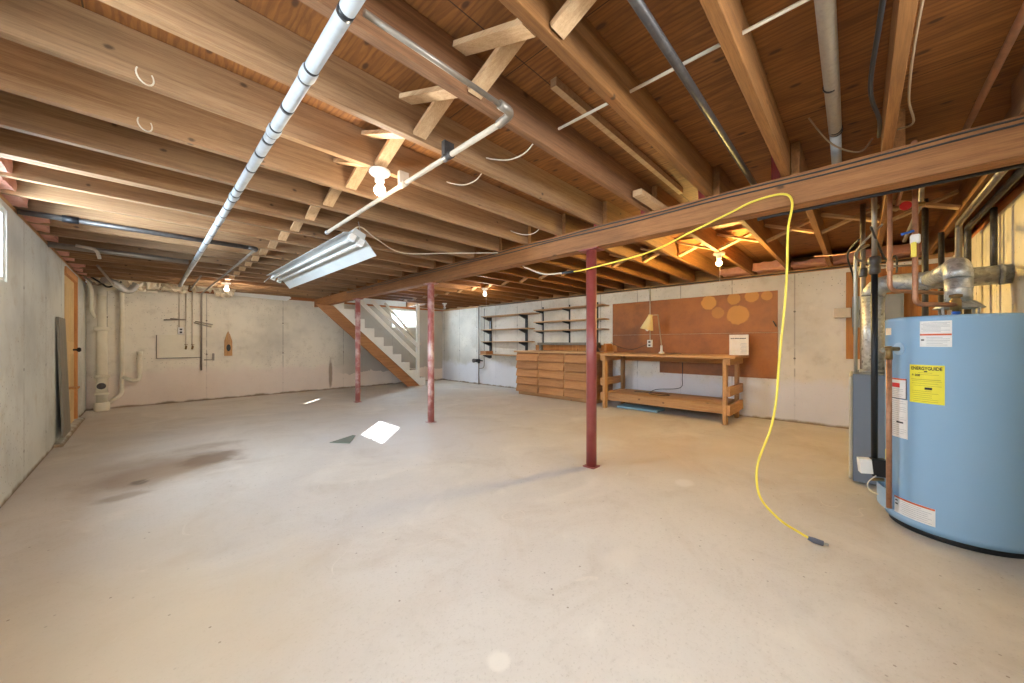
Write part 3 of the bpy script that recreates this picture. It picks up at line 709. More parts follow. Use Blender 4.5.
for i, p in enumerate(([(-.6, 7.9, 1.98), (-.5, 8.1, 1.9), (-.42, 8.2, 1.96), (-.3, 8.15, 1.9)], [(-.55, 8.0, 2.0), (-.45, 8.0, 1.92), (-.38, 8.1, 1.88), (-.25, 8.05, 1.97)])):
    tag(MB().tube(smooth_path(p), .012, 8).build('cable', M['black'] if i else M['grey_pipe']), ('black' if i else 'grey')+' cable tangled above the drain stack', 'cable')
t = thing('wall_board', (.436, 8.48, .786), 'square cream board fixed low on the back wall below the faucets', 'board')
MB().box(.141, .731, 8.478, 8.499, .786, 1.174).build('panel', M['pvc'], t)
MB().box(.128, .141, 8.474, 8.499, .772, 1.174).box(.141, .70, 8.474, 8.499, .772, .786).build('edge_strip', M['plank_grey'], t)
t = thing('wall_outlet', (.43, 8.47, 1.22), 'white outlet box under conduit on the back wall', 'outlet')
MB().bbox(.395, .475, 8.45, 8.477, 1.19, 1.31).build('box', M['white'], t)
for z in (1.225, 1.275): MB().box(.418, .452, 8.447, 8.451, z-.015, z+.015).build('socket', M['black'], t)
MB().tube([(.415, 8.475, 1.31), (.415, 8.475, 1.93)], .008, 8).build('conduit', M['pale_pipe'], t)
for x, d in ((.50, 'left'), (.585, 'right')):
    t = thing('water_pipe', (x, 8.46, 1), 'water pipe with brass faucet on the back wall, the %s of the pair' % d, 'pipe', 'faucet pipes on the back wall')
    MB().tube(bend([(x, 8.46, 1.95), (x, 8.46, 1.0), (x, 8.40, .98)], .03), .010, 10).build('pipe', M['pale_pipe'], t)
    MB().tube(bend([(x, 8.42, .985), (x, 8.37, .98), (x-.01, 8.36, .93)], .02), .014, 10).build('faucet', M['brass'], t)
    MB().lathe([(.024, 0), (.024, .008)], (x, 8.385, 1.01), 12).build('handle', M['brass'], t)
for i, (x0, x1, z0, z1) in enumerate(((.22, .50, 1.43, 1.445), (.62, .86, 1.42, 1.375), (.30, .50, 1.455, 1.445), (.60, .84, 1.40, 1.33))):
    tag(MB().tube([(x0, 8.43, z0), (x1, 8.43, z1)], .009, 8).build('pipe_stub', M['grey_pipe']), 'capped cross stub pipe at the faucets, '+('upper left', 'upper right', 'lower left', 'lower right')[(2, 1, 0, 3)[i]], 'pipe', 'cross stubs on the back wall')
tag(MB().tube([(.74, 8.45, .735), (.88, 8.45, .735)], .008, 8).bbox(.86, .885, 8.44, 8.495, .72, .85, .003).build('pipe_bracket', M['grey_pipe']), 'small bracket right of the dark vertical pipe on the back wall', 'bracket')
t = thing('wooden_plaque', (1.087, 8.47, .82), 'wooden paddle board with dark oval hanging on the back wall', 'plaque')
MB().prism([(1.03, .80), (1.145, .80), (1.145, 1.08), (1.112, 1.2), (1.087, 1.26), (1.062, 1.2), (1.03, 1.08)], 8.46, 8.485).build('board', M['bench_z'], t)
b = MB(); r_ = [(.032*math.cos(q), .065*math.sin(q)) for q in [2*PI*i/18 for i in range(18)]]
b.prism([(1.09+u, .95+v) for u, v in r_], 8.448, 8.46).build('dark_oval', M['black'], t)
MB().tube([(1.087, 8.48, 1.14), (1.087, 8.485, 1.9)], .002, 6).build('string', M['cable'], t)

# ------------------------------------------------------------------ stairs
t = thing('staircase', (4.0, 8.05, 0), 'wooden stairs with white stepped stringer and rails along the back wall', 'stairs')
NX = lambda i: 4.84-.216*(i-1)
zig = [(NX(1), 0)]
for i in range(1, 10): zig += [(NX(i), .195*i), (NX(i+1), .195*i)]
zig += [(NX(10), 1.95), (2.69, 1.95), (2.69, .9*(4.84-2.69)-.13), (4.84-.13/.9, 0)]
MB().prism(zig, 7.70, 7.722).build('stringer_skirt', M['white_stair'], t)
MB().prism([(4.373, 0), (4.693, 0), (2.684, 1.81), (2.362, 1.81)], 7.723, 7.763).build('stringer', M['stair_wood'], t)
MB().prism([(4.75, 0), (4.83, .06), (2.72, 1.96), (2.70, 1.85)], 8.37, 8.41).build('stringer', M['stair_wood'], t)
for i in range(1, 10):
    MB().bbox(max(NX(i+1)-.01, 2.69), NX(i)+.018, 7.724, 8.398, .195*i-.028, .195*i, .004).build('tread', M['tread'], t)
    MB().box(NX(i)-.012, NX(i), 7.724, 8.398, .195*(i-1), .195*i-.028).build('riser', M['tread'], t)
MB().bbox(4.605, 4.675, 7.69, 7.76, .196, ZJ-.002).build('post', M['white_stair'], t)
for a_, b_ in (((3.2, 7.68, 1.96), (4.62, 7.68, .69)), ((3.47, 7.68, 1.975), (4.62, 7.68, .975))):
    MB().bar(a_, b_, .03, .085).build('guard_rail', M['white_stair'], t)
MB().bar((4.15, 8.44, 2.03), (5.16, 8.44, 1.0), .04, .05).build('handrail', M['pale_pipe'], t)

# ------------------------------------------------------------------ workbench wall
def shelving(name, ups, zs, boards, uw, label, mat):
    t = thing(name, (XR, sum(ups)/len(ups), zs[0]), label, 'shelves')
    for y in ups: MB().box(XR-.03, XR-.001, y-uw/2, y+uw/2, zs[0], zs[1]).build('upright', mat, t)
    for (y0, y1, z) in boards:
        MB().bbox(XR-.27, XR-.02, y0, y1, z, z+.02, .003).build('board', M['shelf'], t)
        for y in ups:
            if y0-.05 < y < y1+.05:
                MB().prism([(XR-.03, z-.001), (XR-.25, z-.001), (XR-.25, z-.018), (XR-.05, z-.03-uw), (XR-.03, z-.03-uw)], y-uw*.35, y+uw*.35).build('bracket', mat, t)
    return t
shelving('wall_shelves', (6.456, 5.276), (.68, 1.70), ((4.88, 6.53, 1.66), (5.03, 6.53, 1.345), (5.03, 6.53, 1.06), (5.075, 6.58, .755)), .06, 'four-board wall shelves on thick black brackets, left of the drawer cabinet', M['black'])
shelving('wall_shelves', (4.806, 4.128, 3.498), (1.0, 1.80), ((3.25, 4.86, 1.71), (3.25, 4.86, 1.462), (3.25, 4.86, 1.28)), .016, 'three-board wall shelves on thin black brackets, above the drawer cabinet', M['black'])
tag(MB().bbox(5.64, 5.86, 6.34, 6.56, .776, .85, .004).build('wood_block', M['orange_ply']), 'brown wood block on the left end of the lowest black bracket shelf', 'block')
t = thing('drawer_cabinet', (5.58, 4.1, 0), 'wide wooden cabinet with three columns of slanted drawers', 'cabinet')
MB().box(5.31, XR-.01, 3.19, 5.02, .06, .85).build('carcass', M['stair_wood'], t)
MB().box(5.34, XR-.02, 3.22, 5.0, 0, .06).build('toe_kick', M['bench'], t)
for (y0, y1) in ((4.445, 5.01), (3.835, 4.425), (3.2, 3.815)):
    for i in range(5):
        z0 = .07+.154*i; z1 = z0+.142
        f = MB().prism([(5.309, z0), (5.262, z0), (5.262, z0+.012), (5.296, z1), (5.309, z1)], y0, y1); f.build('drawer', M['drawer'], t)
MB().box(5.30, 5.312, 4.425, 4.445, .06, .85).box(5.30, 5.312, 3.815, 3.835, .06, .85).build('divider', M['shelf'], t)
MB().bbox(5.25, XR-.005, 3.16, 5.06, .85, .885).build('countertop', M['shelf'], t)
tag(MB().bbox(XR-.035, XR-.006, 3.1, 5.0, .887, 1.0).build('backsplash_board', M['orange_ply']), 'orange wood board standing along the wall on the drawer cabinet top', 'board')
tag(MB().bbox(XR-.13, XR-.04, 3.42, 4.87, 1.0, 1.05).bbox(XR-.11, XR-.05, 4.78, 4.84, .886, 1.0).bbox(XR-.11, XR-.05, 3.5, 3.56, .886, 1.0).build('tool_rail', M['plank_grey']), 'long grey rail standing on the back of the cabinet top', 'rail')
t = thing('bench_vise', (5.5, 3.33, .885), 'dark bench vise on the right end of the cabinet top', 'vise')
MB().lathe([(.07, 0), (.075, .012), (.05, .03), (.045, .06)], (5.55, 3.33, .885), 18).build('base', M['black_iron'], t)
MB().bbox(5.50, 5.62, 3.27, 3.39, .945, 1.0).bbox(5.46, 5.50, 3.25, 3.41, .955, 1.045).bbox(5.515, 5.55, 3.25, 3.41, .99, 1.045).build('jaw', M['black_iron'], t)
MB().tube([(5.36, 3.33, .97), (5.47, 3.33, .97)], .012, 10).tube([(5.37, 3.25, .97), (5.37, 3.41, .97)], .006, 8).build('screw_handle', M['grey_pipe'], t)
tag(MB().bbox(5.62, 5.82, 3.165, 3.225, .887, 1.03).build('wood_block', M['orange_ply']), 'upright orange wood block beside the bench vise', 'block')
t = thing('workbench', (5.5, 2.05, 0), 'long pine workbench with lower shelf against the brown panel', 'workbench')
MB().bbox(5.08, XR-.02, 1.10, 2.98, .835, .872).build('bench_top', M['bench'], t)
for y in (1.22, 2.92):
    for x in (5.14, 5.74): MB().bbox(x-.045, x+.045, y-.022, y+.022, 0, .835).build('leg', M['bench_z'], t)
for y in (1.178, 2.962):
    for z0, z1 in ((.36, .48), (.12, .25), (.755, .834)):
        MB().bbox(5.10, 5.80, y-.02, y+.02, z0, z1).build('side_rail', M['bench_x'], t)
MB().bbox(5.187, 5.80, 1.243, 2.897, .236, .25).build('lower_shelf', M['bench'], t)
MB().bbox(5.187, 5.21, 1.243, 2.897, .12, .235).build('shelf_apron', M['bench'], t)
MB().bbox(5.786, 5.812, 1.2, 2.94, .12, .235).bbox(5.786, 5.812, 1.2, 2.94, .74, .834).build('back_rail', M['bench'], t)
tag(MB().bbox(5.3, 5.6, 2.15, 2.8, .002, .03).build('foam_board', M['foam']), 'pale blue foam board lying on the floor under the workbench', 'foam board')
b = thing('wall_panel', (5.89, 2, .55), 'large brown hardboard wall panel with lighter round marks behind workbench', 'panel')
MB().box(5.885, 5.898, .779, 3.19, 1.18, 1.74).build('upper_board', M['hard'], b)
MB().box(5.885, 5.898, .779, 2.347, .555, 1.177).build('lower_board', M['hard'], b)
MB().box(5.885, 5.898, 2.35, 3.19, .80, 1.177).build('lower_board', M['hard'], b)
t = thing('desk_lamp', (5.69, 2.24, .872), 'cream cone desk lamp with jointed arm clamped on the workbench', 'lamp')
MB().lathe([(.04, 0), (.04, .02), (.02, .035), (.016, .13)], (5.69, 2.24, .872), 16).build('base', M['white'], t)
MB().tube([(5.69, 2.24, 1.0), (5.63, 2.27, 1.48)], .008, 8).tube([(5.66, 2.235, 1.02), (5.60, 2.265, 1.48)], .004, 6).build('lower_arm', M['pale_pipe'], t)
MB().tube([(5.63, 2.27, 1.48), (5.5, 2.335, 1.47)], .008, 8).build('upper_arm', M['pale_pipe'], t)
sh = MB().lathe([(.022, .24), (.03, .235), (.035, .2), (.1, 0), (.096, 0), (.03, .2), (.02, .23)], (0, 0, 0), 24)
bmesh.ops.transform(sh.bm, matrix=Matrix.Translation((5.44, 2.37, 1.245)) @ Matrix.Rotation(math.radians(14), 4, V((1, .3, 0))), verts=sh.bm.verts[:])
sh.build('lamp_shade', M['lamp_cream'], t)
bb = MB().lathe([(.005, 0), (.024, .015), (.03, .04), (.02, .075), (.014, .1)], (5.44, 2.36, 1.22), 16); bb.build('bulb', M['bulb_off'], t)
tag(MB().tube(smooth_path([(5.74, 2.2, .88), (5.78, 2.1, .876), (5.83, 2.0, .874), (5.845, 1.98, .8), (5.845, 1.98, .5), (5.8, 2.0, .34), (5.7, 2.3, .3), (5.6, 2.38, .262), (5.4, 2.3, .257), (5.35, 2.1, .257), (5.5, 2.05, .257), (5.55, 2.4, .257), (5.5, 2.6, .257)]), .005, 8).build('lamp_cord', M['black']), 'black lamp cord hanging behind the bench onto its lower shelf', 'cord')
t = thing('wall_outlet', (5.87, 2.5, 1.02), 'outlet box under a pale vertical conduit on the brown panel', 'outlet')
MB().bbox(5.845, 5.884, 2.46, 2.54, .97, 1.09).build('box', M['white'], t)
for z in (1.0, 1.055): MB().box(5.842, 5.846, 2.482, 2.518, z-.014, z+.014).build('socket', M['black'], t)
MB().tube([(5.872, 2.5, 1.09), (5.872, 2.5, 1.95)], .009, 8).build('conduit', M['pale_pipe'], t)
tag(MB().tube(smooth_path([(5.86, 2.54, 1.02), (5.86, 2.8, .93), (5.86, 3.05, .97), (5.85, 3.2, 1.05)]), .004, 6).build('cable', M['black']), 'black cable sagging from the panel outlet toward the vise', 'cable')
t = thing('paper_notice', (5.6, 1.17, .872), 'plastic wrapped paper notice standing on the right end of workbench', 'notice')
MB().bbox(5.595, 5.605, 1.055, 1.28, .873, 1.15, .002).build('sheet', M['clear'], t)
b = MB()
for i in range(9): b.box(5.5935, 5.5945, 1.08+.014*(i % 2), 1.09+.012*(i % 2), .9, .901)
b.bm.free(); b = MB()
for y0, y1 in ((1.245, 1.262), (1.222, 1.24), (1.19, 1.214), (1.165, 1.184), (1.135, 1.158), (1.11, 1.13), (1.085, 1.104)): b.box(5.5932, 5.5946, y0, y1, 1.092, 1.104)
b.build('heading_marks', M['ink'], t)
b = MB()
for i in range(8): b.box(5.5932, 5.5946, 1.075, 1.155-.01*(i % 3), .90+.018*i, .904+.018*i)
b.build('text_lines', M['ink_grey'], t)
t = thing('wall_hook', (5.885, .79, 1.3), 'small black hook at the right edge of the brown panel', 'hook')
MB().tube(smooth_path([(5.884, .83, 1.33), (5.85, .82, 1.32), (5.83, .8, 1.28), (5.85, .79, 1.26)]), .008, 8).build('hook', M['black'], t)
t = thing('gas_pipe', (5.86, 6.87, 0), 'vertical grey pipe with black valve in the corner left of shelves', 'pipe')
MB().tube([(5.86, 6.867, 0), (5.86, 6.867, 1.94)], .016, 12).build('riser', M['grey_pipe'], t)
MB().tube(bend([(5.86, 6.66, 1.9), (5.86, 6.66, .42), (5.86, 6.86, .40)], .1), .011, 10).build('loop', M['grey_pipe'], t)
MB().lathe([(.03, -.05), (.036, -.02), (.036, .02), (.03, .05)], (5.86, 6.867, .58), 14).bbox(5.78, 5.94-.05, 6.84, 6.98, .56, .64).tube([(5.84, 6.7, .6), (5.84, 7.03, .61)], .016, 10).build('valve', M['black'], t)
MB().lathe([(.05, 0), (.052, .03), (.04, .045)], (5.74, 6.94, .60), 16, 'X').build('dial', M['black_iron'], t)

# electrical board beyond the boiler
tag(MB().bbox(XR-.03, XR-.005, -.66, .115, .845, 1.885).build('plywood_backboard', M['orange_ply']), 'orange plywood backboard on the workbench wall beyond the boiler', 'board')
t = thing('electrical_panel', (5.82, -.1, 1.2), 'grey electrical panel box on the plywood backboard', 'panel')
MB().bbox(5.78, 5.868, -.35, .06, 1.22, 1.58).build('box', M['pvc_grey'], t)
MB().bbox(5.772, 5.782, -.33, .04, 1.24, 1.56, .002).build('door', M['pvc_grey'], t)
MB().box(5.769, 5.773, -.05, .0, 1.36, 1.42).build('breaker', M['black'], t)
tag(MB().bbox(5.76, 5.868, .07, .22, 1.34, 1.45).build('junction_box', M['pale_pipe']), 'cream junction box sticking out left of the electrical panel', 'box')

# ------------------------------------------------------------------ boiler
t = thing('boiler', (3.9, -.2, 0), 'low grey boiler cabinet standing behind the blue water heater', 'boiler')
MB().bbox(3.66, 4.3, -.52, .035, .012, .805).build('cabinet', M['boiler'], t)
MB().bbox(3.655, 4.3, .036, .056, .03, .79).build('side_panel', M['boiler_side'], t)
MB().box(3.7, 4.26, -.48, .0, 0, .012).build('base', M['black'], t)
MB().lathe([(.075, .806), (.075, .83)], (3.87, -.075, 0), 24).build('flue_collar', M['galv_dull'], t)
t = thing('flue_duct', (3.87, -.075, .83), 'galvanized boiler flue with elbow running into the right wall', 'duct')
MB().tube([(3.87, -.075, .831), (3.87, -.075, 1.39)], .0625, 24).build('vertical_duct', M['galv'], t)
MB().tube(arc((3.87, -.162, 1.39), .087, 0, 90, 4, ((0, 1, 0), (0, 0, 1))), .0645, 24).build('elbow', M['galv_dull'], t)
MB().tube([(3.87, -.162, 1.477), (3.87, YN+.002, 1.477)], .0625, 24).build('horizontal_duct', M['galv_dull'], t)
for y in (-.35, -.66): MB().tube([(3.87, y-.012, 1.477), (3.87, y+.012, 1.477)], .066, 24).build('band', M['galv_dull'], t)
tag(MB().tube(bend([(3.69, .02, .806), (3.69, .02, 1.72), (3.95, -.05, 1.80)], .08), .011, 10).build('conduit', M['conduit']), 'thin bent steel conduit rising left of the boiler flue', 'conduit')
t = thing('riser_pipe', (3.99, -.02, 1.4), 'dark riser pipe with coupling behind the boiler flue elbow', 'pipe')
MB().tube([(3.99, -.02, .81), (3.99, -.02, 2.14)], .017, 12).build('pipe', M['grey_pipe'], t)
MB().lathe([(.024, 1.56), (.028, 1.57), (.028, 1.62), (.024, 1.63)], (3.99, -.02, 0), 14).build('coupling', M['black_iron'], t)

# ------------------------------------------------------------------ water heater
HC = (3.13, -.392); HR = .281
t = thing('water_heater', (HC[0], HC[1], 0), 'tall light blue water heater tank with labels at right edge', 'water heater')
MB().lathe([(.20, 0), (.265, .0), (.265, .034)], (HC[0], HC[1], 0), 64).build('base_ring', M['black'], t)
MB().lathe([(HR-.01, .032), (HR+.001, .032), (HR+.001, .06), (HR, .063), (HR, 1.158), (HR+.002, 1.162), (HR-.004, 1.174), (HR-.02, 1.178), (.1, 1.182)], (HC[0], HC[1], 0), 96).build('jacket', M['heater'], t)
def patch(name, a0, a1, z0, z1, mat, off=.0005, par=t): return MB().cylpatch(HC, HR, a0, a1, z0, z1, 14, off).build(name, mat, par)
def lettering(txt, a_c, z, h, mat, par, w=None, off=.0022):
    c = bpy.data.curves.new('lettering', 'FONT'); c.body = txt; c.size = 1; c.align_x = 'CENTER'; c.extrude = 0; c.offset = .03
    o = bpy.data.objects.new('lettering', c); COL.objects.link(o)
    m = bpy.data.meshes.new_from_object(o.evaluated_get(bpy.context.evaluated_depsgraph_get()))
    bpy.data.objects.remove(o)
    xs = [v.co.x for v in m.vertices]; ys = [v.co.y for v in m.vertices]; W_, H_ = max(xs)-min(xs), max(ys)-min(ys)
    s = h/H_; sw = (w/W_) if w else s; cx_ = (max(xs)+min(xs))/2; y0 = min(ys)
    for v in m.vertices:
        ang = math.radians(a_c)+(v.co.x-cx_)*sw/HR
        v.co = V((HC[0]+(HR+off)*math.cos(ang), HC[1]+(HR+off)*math.sin(ang), z+(v.co.y-y0)*s))
    m.materials.clear(); m.materials.append(mat)
    return link('lettering', m, par)
def lines(par, a0, a1, z0, z1, n, mat, name='text_lines', seed=1, th=.0016):
    rg = random.Random(seed); b = MB()
    for i in range(n):
        z = z0+(z1-z0)*i/max(1, n-1); b.cylpatch(HC, HR, a0+(a1-a0)*rg.choice((0, 0, .05)), a1-(a1-a0)*rg.choice((0, .1, .3)), z-th/2, z+th/2, 6, .0018, .0003)
    return b.build(name, mat, par)
# viewed from outside, increasing angle runs to the right
L1 = lab(patch('label', 145.7, 168.8, 1.012, 1.148, M['label']), 'white warning label with orange stripe')
patch('stripe', 145.9, 168.6, 1.072, 1.081, M['orange'], .0018, L1)
lines(L1, 147, 167.5, 1.092, 1.138, 8, M['ink_grey'], seed=3); lines(L1, 151, 167.5, 1.022, 1.062, 6, M['ink_grey'], seed=4)
patch('symbol', 146.8, 149.2, 1.045, 1.052, M['ink'], .0018, L1)
L2 = lab(patch('energy_label', 136.8, 164, .712, .916, M['yellow_label']), 'yellow energy label with bold black heading')
lettering('ENERGYGUIDE', 150.4, .888, .018, M['ink'], L2, .118)
lettering('$ 208', 142.4, .853, .013, M['ink'], L2)
patch('arrow_mark', 149.2, 151.6, .878, .884, M['ink'], .0018, L2); patch('rule', 138.5, 161.5, .8365, .839, M['ink_yel'], .0018, L2)
patch('price_box', 149.6, 155.2, .785, .797, M['ink'], .0018, L2)
lines(L2, 139, 162, .722, .776, 6, M['ink_yel'], seed=5); lines(L2, 139, 162, .805, .829, 3, M['ink_yel'], seed=6); lines(L2, 144, 160, .864, .874, 2, M['ink_yel'], seed=7)
L3 = lab(patch('label', 103, 133.8, .72, .833, M['label']), 'white label with orange top and red emblem')
patch('stripe', 103, 133.6, .825, .833, M['orange'], .0018, L3); patch('emblem', 112, 126, .782, .806, M['red'], .0018, L3)
MB().cylpatch(HC, HR, 103, 133.6, .718, .722, 10, .0018).cylpatch(HC, HR, 133, 133.8, .72, .833, 2, .0018).build('border', M['ink'], L3)
lines(L3, 110, 130, .732, .772, 5, M['ink_grey'], seed=8)
L4 = lab(patch('label', 103, 134.6, .50, .716, M['label']), 'long white instruction label')
lines(L4, 106, 133, .515, .705, 18, M['ink_grey'], seed=9); patch('dark_line', 122, 130, .583, .591, M['ink'], .0018, L4)
L5 = lab(patch('label', 119, 157.5, .072, .164, M['label']), 'white label with orange top near the base')
patch('stripe', 119, 157.3, .155, .164, M['orange'], .0018, L5); lines(L5, 127, 155, .082, .146, 7, M['ink_grey'], seed=10)
patch('symbol', 120.5, 123.5, .118, .126, M['ink'], .0018, L5); patch('symbol', 120.5, 123.5, .138, .145, M['ink'], .0018, L5)
lab(patch('label', 98, 112, .34, .40, M['yellow_label']), 'small yellow sticker by the gas valve')
lab(patch('label', 100, 113, 1.08, 1.12, M['paper']), 'small tan rating sticker')
# relief valve and its copper discharge pipe
va = math.radians(125); ux, uy = math.cos(va), math.sin(va)
def rad(r, z, da=0): return (HC[0]+r*math.cos(va+da), HC[1]+r*math.sin(va+da), z)
MB().tube([rad(HR-.002, 1.0), rad(HR+.004, 1.0)], .035, 24).build('valve_escutcheon', M['heater_grey'], t)
rv = MB().tube([rad(HR+.003, 1.0), rad(HR+.075, 1.0)], .012, 12).tube([rad(HR+.05, 1.015), rad(HR+.05, .94)], [.013, .016], 14).build('relief_valve', M['brass'], t)
MB().bar(rad(HR+.07, 1.0), rad(HR+.09, .985), .012, .02).build('lever', M['conduit'], rv)
MB().tube([rad(HR+.05, .94), rad(HR+.05, .10)], .0125, 14).build('discharge_pipe', M['copper'], t)
# gas control and burner cover
ga = math.radians(99)
def rg_(r, z, da=0): return V((HC[0]+r*math.cos(ga+da), HC[1]+r*math.sin(ga+da), z))
gv = MB().bar(rg_(HR+.004, .285), rg_(HR+.064, .285), .06, .10).build('gas_valve', M['black'], t)
MB().bar(rg_(HR+.066, .29, .02), rg_(HR+.12, .285, .03), .055, .085).build('control_cover', M['white'], gv)
MB().tube(smooth_path([rg_(HR+.05, .24, .1), rg_(HR+.09, .2, .15), rg_(HR+.08, .15, .1), rg_(HR+.03, .12)]), .003, 6).build('pilot_wire', M['cable'], gv)
MB().tube([rg_(HR+.01, .215, -.02), rg_(HR+.065, .21, .05)], .009, 10).build('brass_fitting', M['brass'], gv)
MB().cylpatch(HC, HR+.03, 88, 118, .075, .19, 10, 0, .004).build('burner_cover', M['heater_grey'], t)
MB().cylpatch(HC, HR, 89, 90, .078, .188, 2, 0, .03).cylpatch(HC, HR, 116, 117, .078, .188, 2, 0, .03).build('cover_side', M['heater_grey'], t)
# top fittings
MB().tube([(3.01, -.368, 1.172), (3.01, -.368, 1.20)], .016, 14).build('inlet_collar', M['blue'], t)
MB().lathe([(.013, 1.2), (.013, 1.21), (.021, 1.212), (.021, 1.262), (.017, 1.264), (.017, 1.275), (.024, 1.276), (.024, 1.29), (.01, 1.292)], (3.01, -.368, 0), 14).build('inlet_nipple', M['brass'], t)
MB().tube([(3.255, -.405, 1.172), (3.255, -.405, 1.30)], .013, 12).build('outlet_nipple', M['brass'], t)
hood = MB().lathe([(.092, 1.222), (.094, 1.225), (.062, 1.26), (.058, 1.262), (.088, 1.222)], (HC[0], HC[1], 0), 28, cap=False).build('draft_hood', M['galv_dull'], t)
for k in range(4):
    q = PI/4+k*PI/2; MB().bar((HC[0]+.085*math.cos(q), HC[1]+.085*math.sin(q), 1.176), (HC[0]+.088*math.cos(q), HC[1]+.088*math.sin(q), 1.225), .012, .003).build('hood_leg', M['galv_dull'], hood)
t = thing('flue_pipe', (HC[0], HC[1], 1.26), 'shiny galvanized flue with adjustable elbow on top of the water heater', 'duct')
MB().tube([(HC[0], HC[1], 1.255), (HC[0], HC[1], 1.39)], .051, 28).build('vertical_duct', M['galv'], t)
MB().tube([(HC[0], HC[1], 1.33), (HC[0], HC[1], 1.338)], .0525, 28).build('seam_band', M['galv'], t)
MB().tube(arc((HC[0]+.08, HC[1], 1.385), .08, 180, 80, 4, ((1, 0, 0), (0, 0, 1))), .054, 28).build('elbow', M['galv'], t)
MB().tube([(HC[0]+.085, HC[1], 1.465), (3.81, -.36, 1.475)], .05, 24).build('horizontal_duct', M['galv_dull'], t)
# copper and gas lines above the heater
t = thing('hot_water_pipe', (2.95, -.125, 1.3), 'copper pipe dropping from the ceiling left of the tagged one', 'pipe')
MB().tube(bend([(2.94, -.124, 2.1), (2.94, -.124, 1.33), (3.255, -.405, 1.315)], .04), .011, 12).build('pipe', M['copper'], t)
MB().lathe([(.0135, 1.44), (.0145, 1.445), (.0145, 1.49), (.0135, 1.495)], (2.94, -.124, 0), 12).build('coupling', M['copper'], t)
t = thing('cold_water_pipe', (2.95, -.22, 1.3), 'copper pipe with yellow tag and blue handle feeding the water heater', 'pipe')
MB().tube(bend([(2.935, -.219, 2.1), (2.935, -.219, 1.245), (3.0, -.368, 1.235)], .035), .012, 12).build('pipe', M['copper'], t)
MB().bbox(2.905, 2.925, -.222, -.202, 1.50, 1.58, .002).build('yellow_tag', M['yellow'], t)
MB().bbox(2.915, 2.955, -.238, -.20, 1.575, 1.625, .006).build('valve_body', M['white'], t)
MB().bar((2.9, -.17, 1.63), (2.93, -.21, 1.645), .018, .012).build('valve_handle', M['blue'], t)
t = thing('gas_line', (3.1, -.07, .34), 'black gas pipe dropping to the valve at the heater side', 'pipe')
MB().tube([(3.095, -.066, .335), (3.095, -.066, 1.47)], .0155, 14).build('black_pipe', M['black'], t)
MB().lathe([(.018, 1.45), (.028, 1.46), (.028, 1.5), (.022, 1.51), (.03, 1.52), (.03, 1.55), (.02, 1.56)], (3.095, -.066, 0), 8).build('union', M['black_iron'], t)
MB().tube([(3.095, -.066, 1.55), (3.095, -.066, 2.13)], .013, 12).build('upper_pipe', M['grey_pipe'], t)
for i, (pts, r, m, l) in enumerate((
    ([(2.72, -.55, 1.955), (4.38, -.55, 1.955), (4.38, -.55, 1.1)], .019, 'grey_pipe', 'grey pipe along the right wall top, bending down behind the flue elbow'),
    ([(2.72, -.625, 1.96), (4.62, -.625, 1.96), (4.62, -.625, 1.1)], .02, 'black_iron', 'dark pipe closest to the right wall, bending down'),
    ([(4.15, -.36, 2.13), (4.15, -.36, .807)], .018, 'black_iron', 'black insulated upright pipe behind the boiler flue, nearer the tag'),
    ([(4.345, -.46, 1.9), (4.345, -.46, .0)], .017, 'black_iron', 'black insulated upright pipe behind the water heater flue'),
    ([(4.05, -.66, 1.96), (4.05, -.66, 1.50)], .016, 'black_iron', 'short dark pipe dropping by the right wall'),
    ([(2.72, -.2, 2.05), (4.0, -.2, 2.05)], .012, 'copper', 'copper pipe crossing under the floor right of the beam'),
    ([(2.72, -.28, 2.0), (3.4, -.28, 2.0), (3.4, -.28, 1.92), (4.6, -.28, 1.92)], .012, 'grey_pipe', 'dull stepped pipe above the boiler'))):
    tag(MB().tube(bend(pts, .05), r, 12).build('utility_pipe', M[m]), l, 'pipe')
t = thing('shutoff_valve', (3.2, -.2, 1.88), 'small red handled shutoff valve among the pipes under the beam', 'valve')
MB().tube([(3.22, -.28, 1.86), (3.22, -.14, 1.86)], .014, 10).build('body', M['brass'], t)
MB().lathe([(.026, 0), (.026, .01)], (3.19, -.2, 1.86), 14, 'X').build('handle', M['red'], t)
for i, (p, m, l) in enumerate((
    ([(3.1, -.1, 1.75), (3.3, .02, 1.62), (3.6, -.1, 1.58), (3.9, -.3, 1.6), (4.2, -.3, 1.66)], 'grey_pipe', 'grey wire looping over the boiler flue'),
    ([(3.2, 0, 1.7), (3.5, .06, 1.66), (3.75, .03, 1.5), (3.8, .03, 1.1)], 'black', 'black wire dropping beside the thin conduit'),
    ([(3.0, -.05, 1.72), (3.3, -.12, 1.57), (3.6, -.18, 1.63), (3.9, -.2, 1.56)], 'cable_dark', 'dark wire draped between the gas pipe and the boiler flue'),
    ([(4.4, .3, 1.85), (4.2, .1, 1.80), (3.99, -.02, 1.78)], 'copper', 'copper coloured wire strung to the dark riser pipe'))):
    tag(MB().tube(smooth_path(p), .006, 8).build('wire', M[m]), l, 'wire')
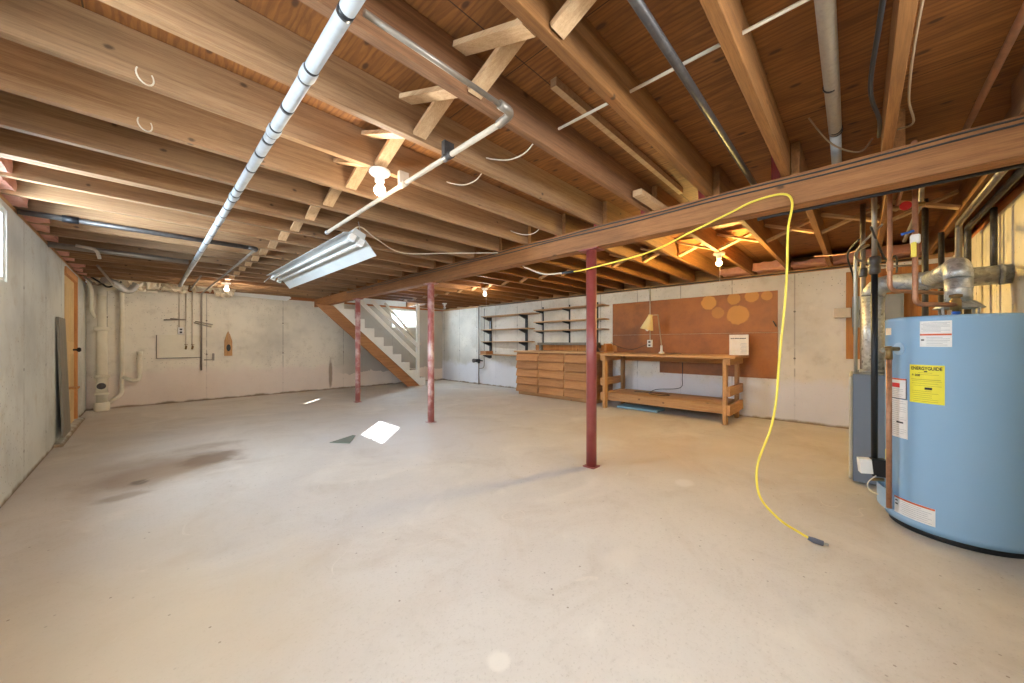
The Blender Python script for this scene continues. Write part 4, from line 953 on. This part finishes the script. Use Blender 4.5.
# ------------------------------------------------------------------ camera, light, world
cam = bpy.data.cameras.new('camera'); co = bpy.data.objects.new('camera', cam); COL.objects.link(co); sc.camera = co
cam.sensor_width = 36; cam.lens = 357/1024*36; cam.shift_y = (343.5-341.5)/1024; cam.clip_start = .02
yaw = math.atan2(.69727, .71680)      # forward direction in the XY plane
co.location = (0, 0, 1.03); co.rotation_euler = (PI/2, 0, yaw-PI/2)

su = bpy.data.lights.new('sun', 'SUN'); su.energy = 45; su.angle = math.radians(.5); su.color = (1, .95, .88)
so = bpy.data.objects.new('sun', su); COL.objects.link(so)
so.rotation_euler = V((1, 1.12, -.61)).to_track_quat('-Z', 'Y').to_euler(); so.location = (-4, -4, 4)
def area(name, loc, d, w, h, e, c):
    l = bpy.data.lights.new(name, 'AREA'); l.shape = 'RECTANGLE'; l.size = w; l.size_y = h; l.energy = e; l.color = c
    o = bpy.data.objects.new(name, l); COL.objects.link(o); o.location = loc; o.rotation_euler = V(d).to_track_quat('-Z', 'Z').to_euler()
area('daylight_left_near', (XL-.2, 1.1, 1.62), (1, 0, -.35), .8, .5, 75, (.86, .93, 1))
area('daylight_left_far', (XL-.2, 3.6, 1.66), (1, 0, -.4), .75, .42, 130, (.80, .90, 1))
area('daylight_back', (4.76, YB+.2, 1.67), (0, -1, -.4), .74, .42, 60, (.80, .90, 1))
area('fill_behind', (.8, YN-.2, 1.62), (0, 1, -.6), 1.3, .46, 40, (.95, .96, 1))  # fill lamp for the added window behind the camera
w = bpy.data.worlds.new('World'); sc.world = w; w.use_nodes = True
bg = w.node_tree.nodes['Background']; bg.inputs[0].default_value = (.72, .86, 1, 1); bg.inputs[1].default_value = 3.0
sc.view_settings.view_transform = 'Standard'; sc.view_settings.look = 'None'; sc.view_settings.gamma = 1; sc.view_settings.exposure = .74
try: sc.view_settings.use_curve_mapping = False
except Exception: pass
sc.cycles.max_bounces = 8; sc.cycles.diffuse_bounces = 5
sc.cycles.sample_clamp_indirect = 6; sc.cycles.sample_clamp_direct = 8
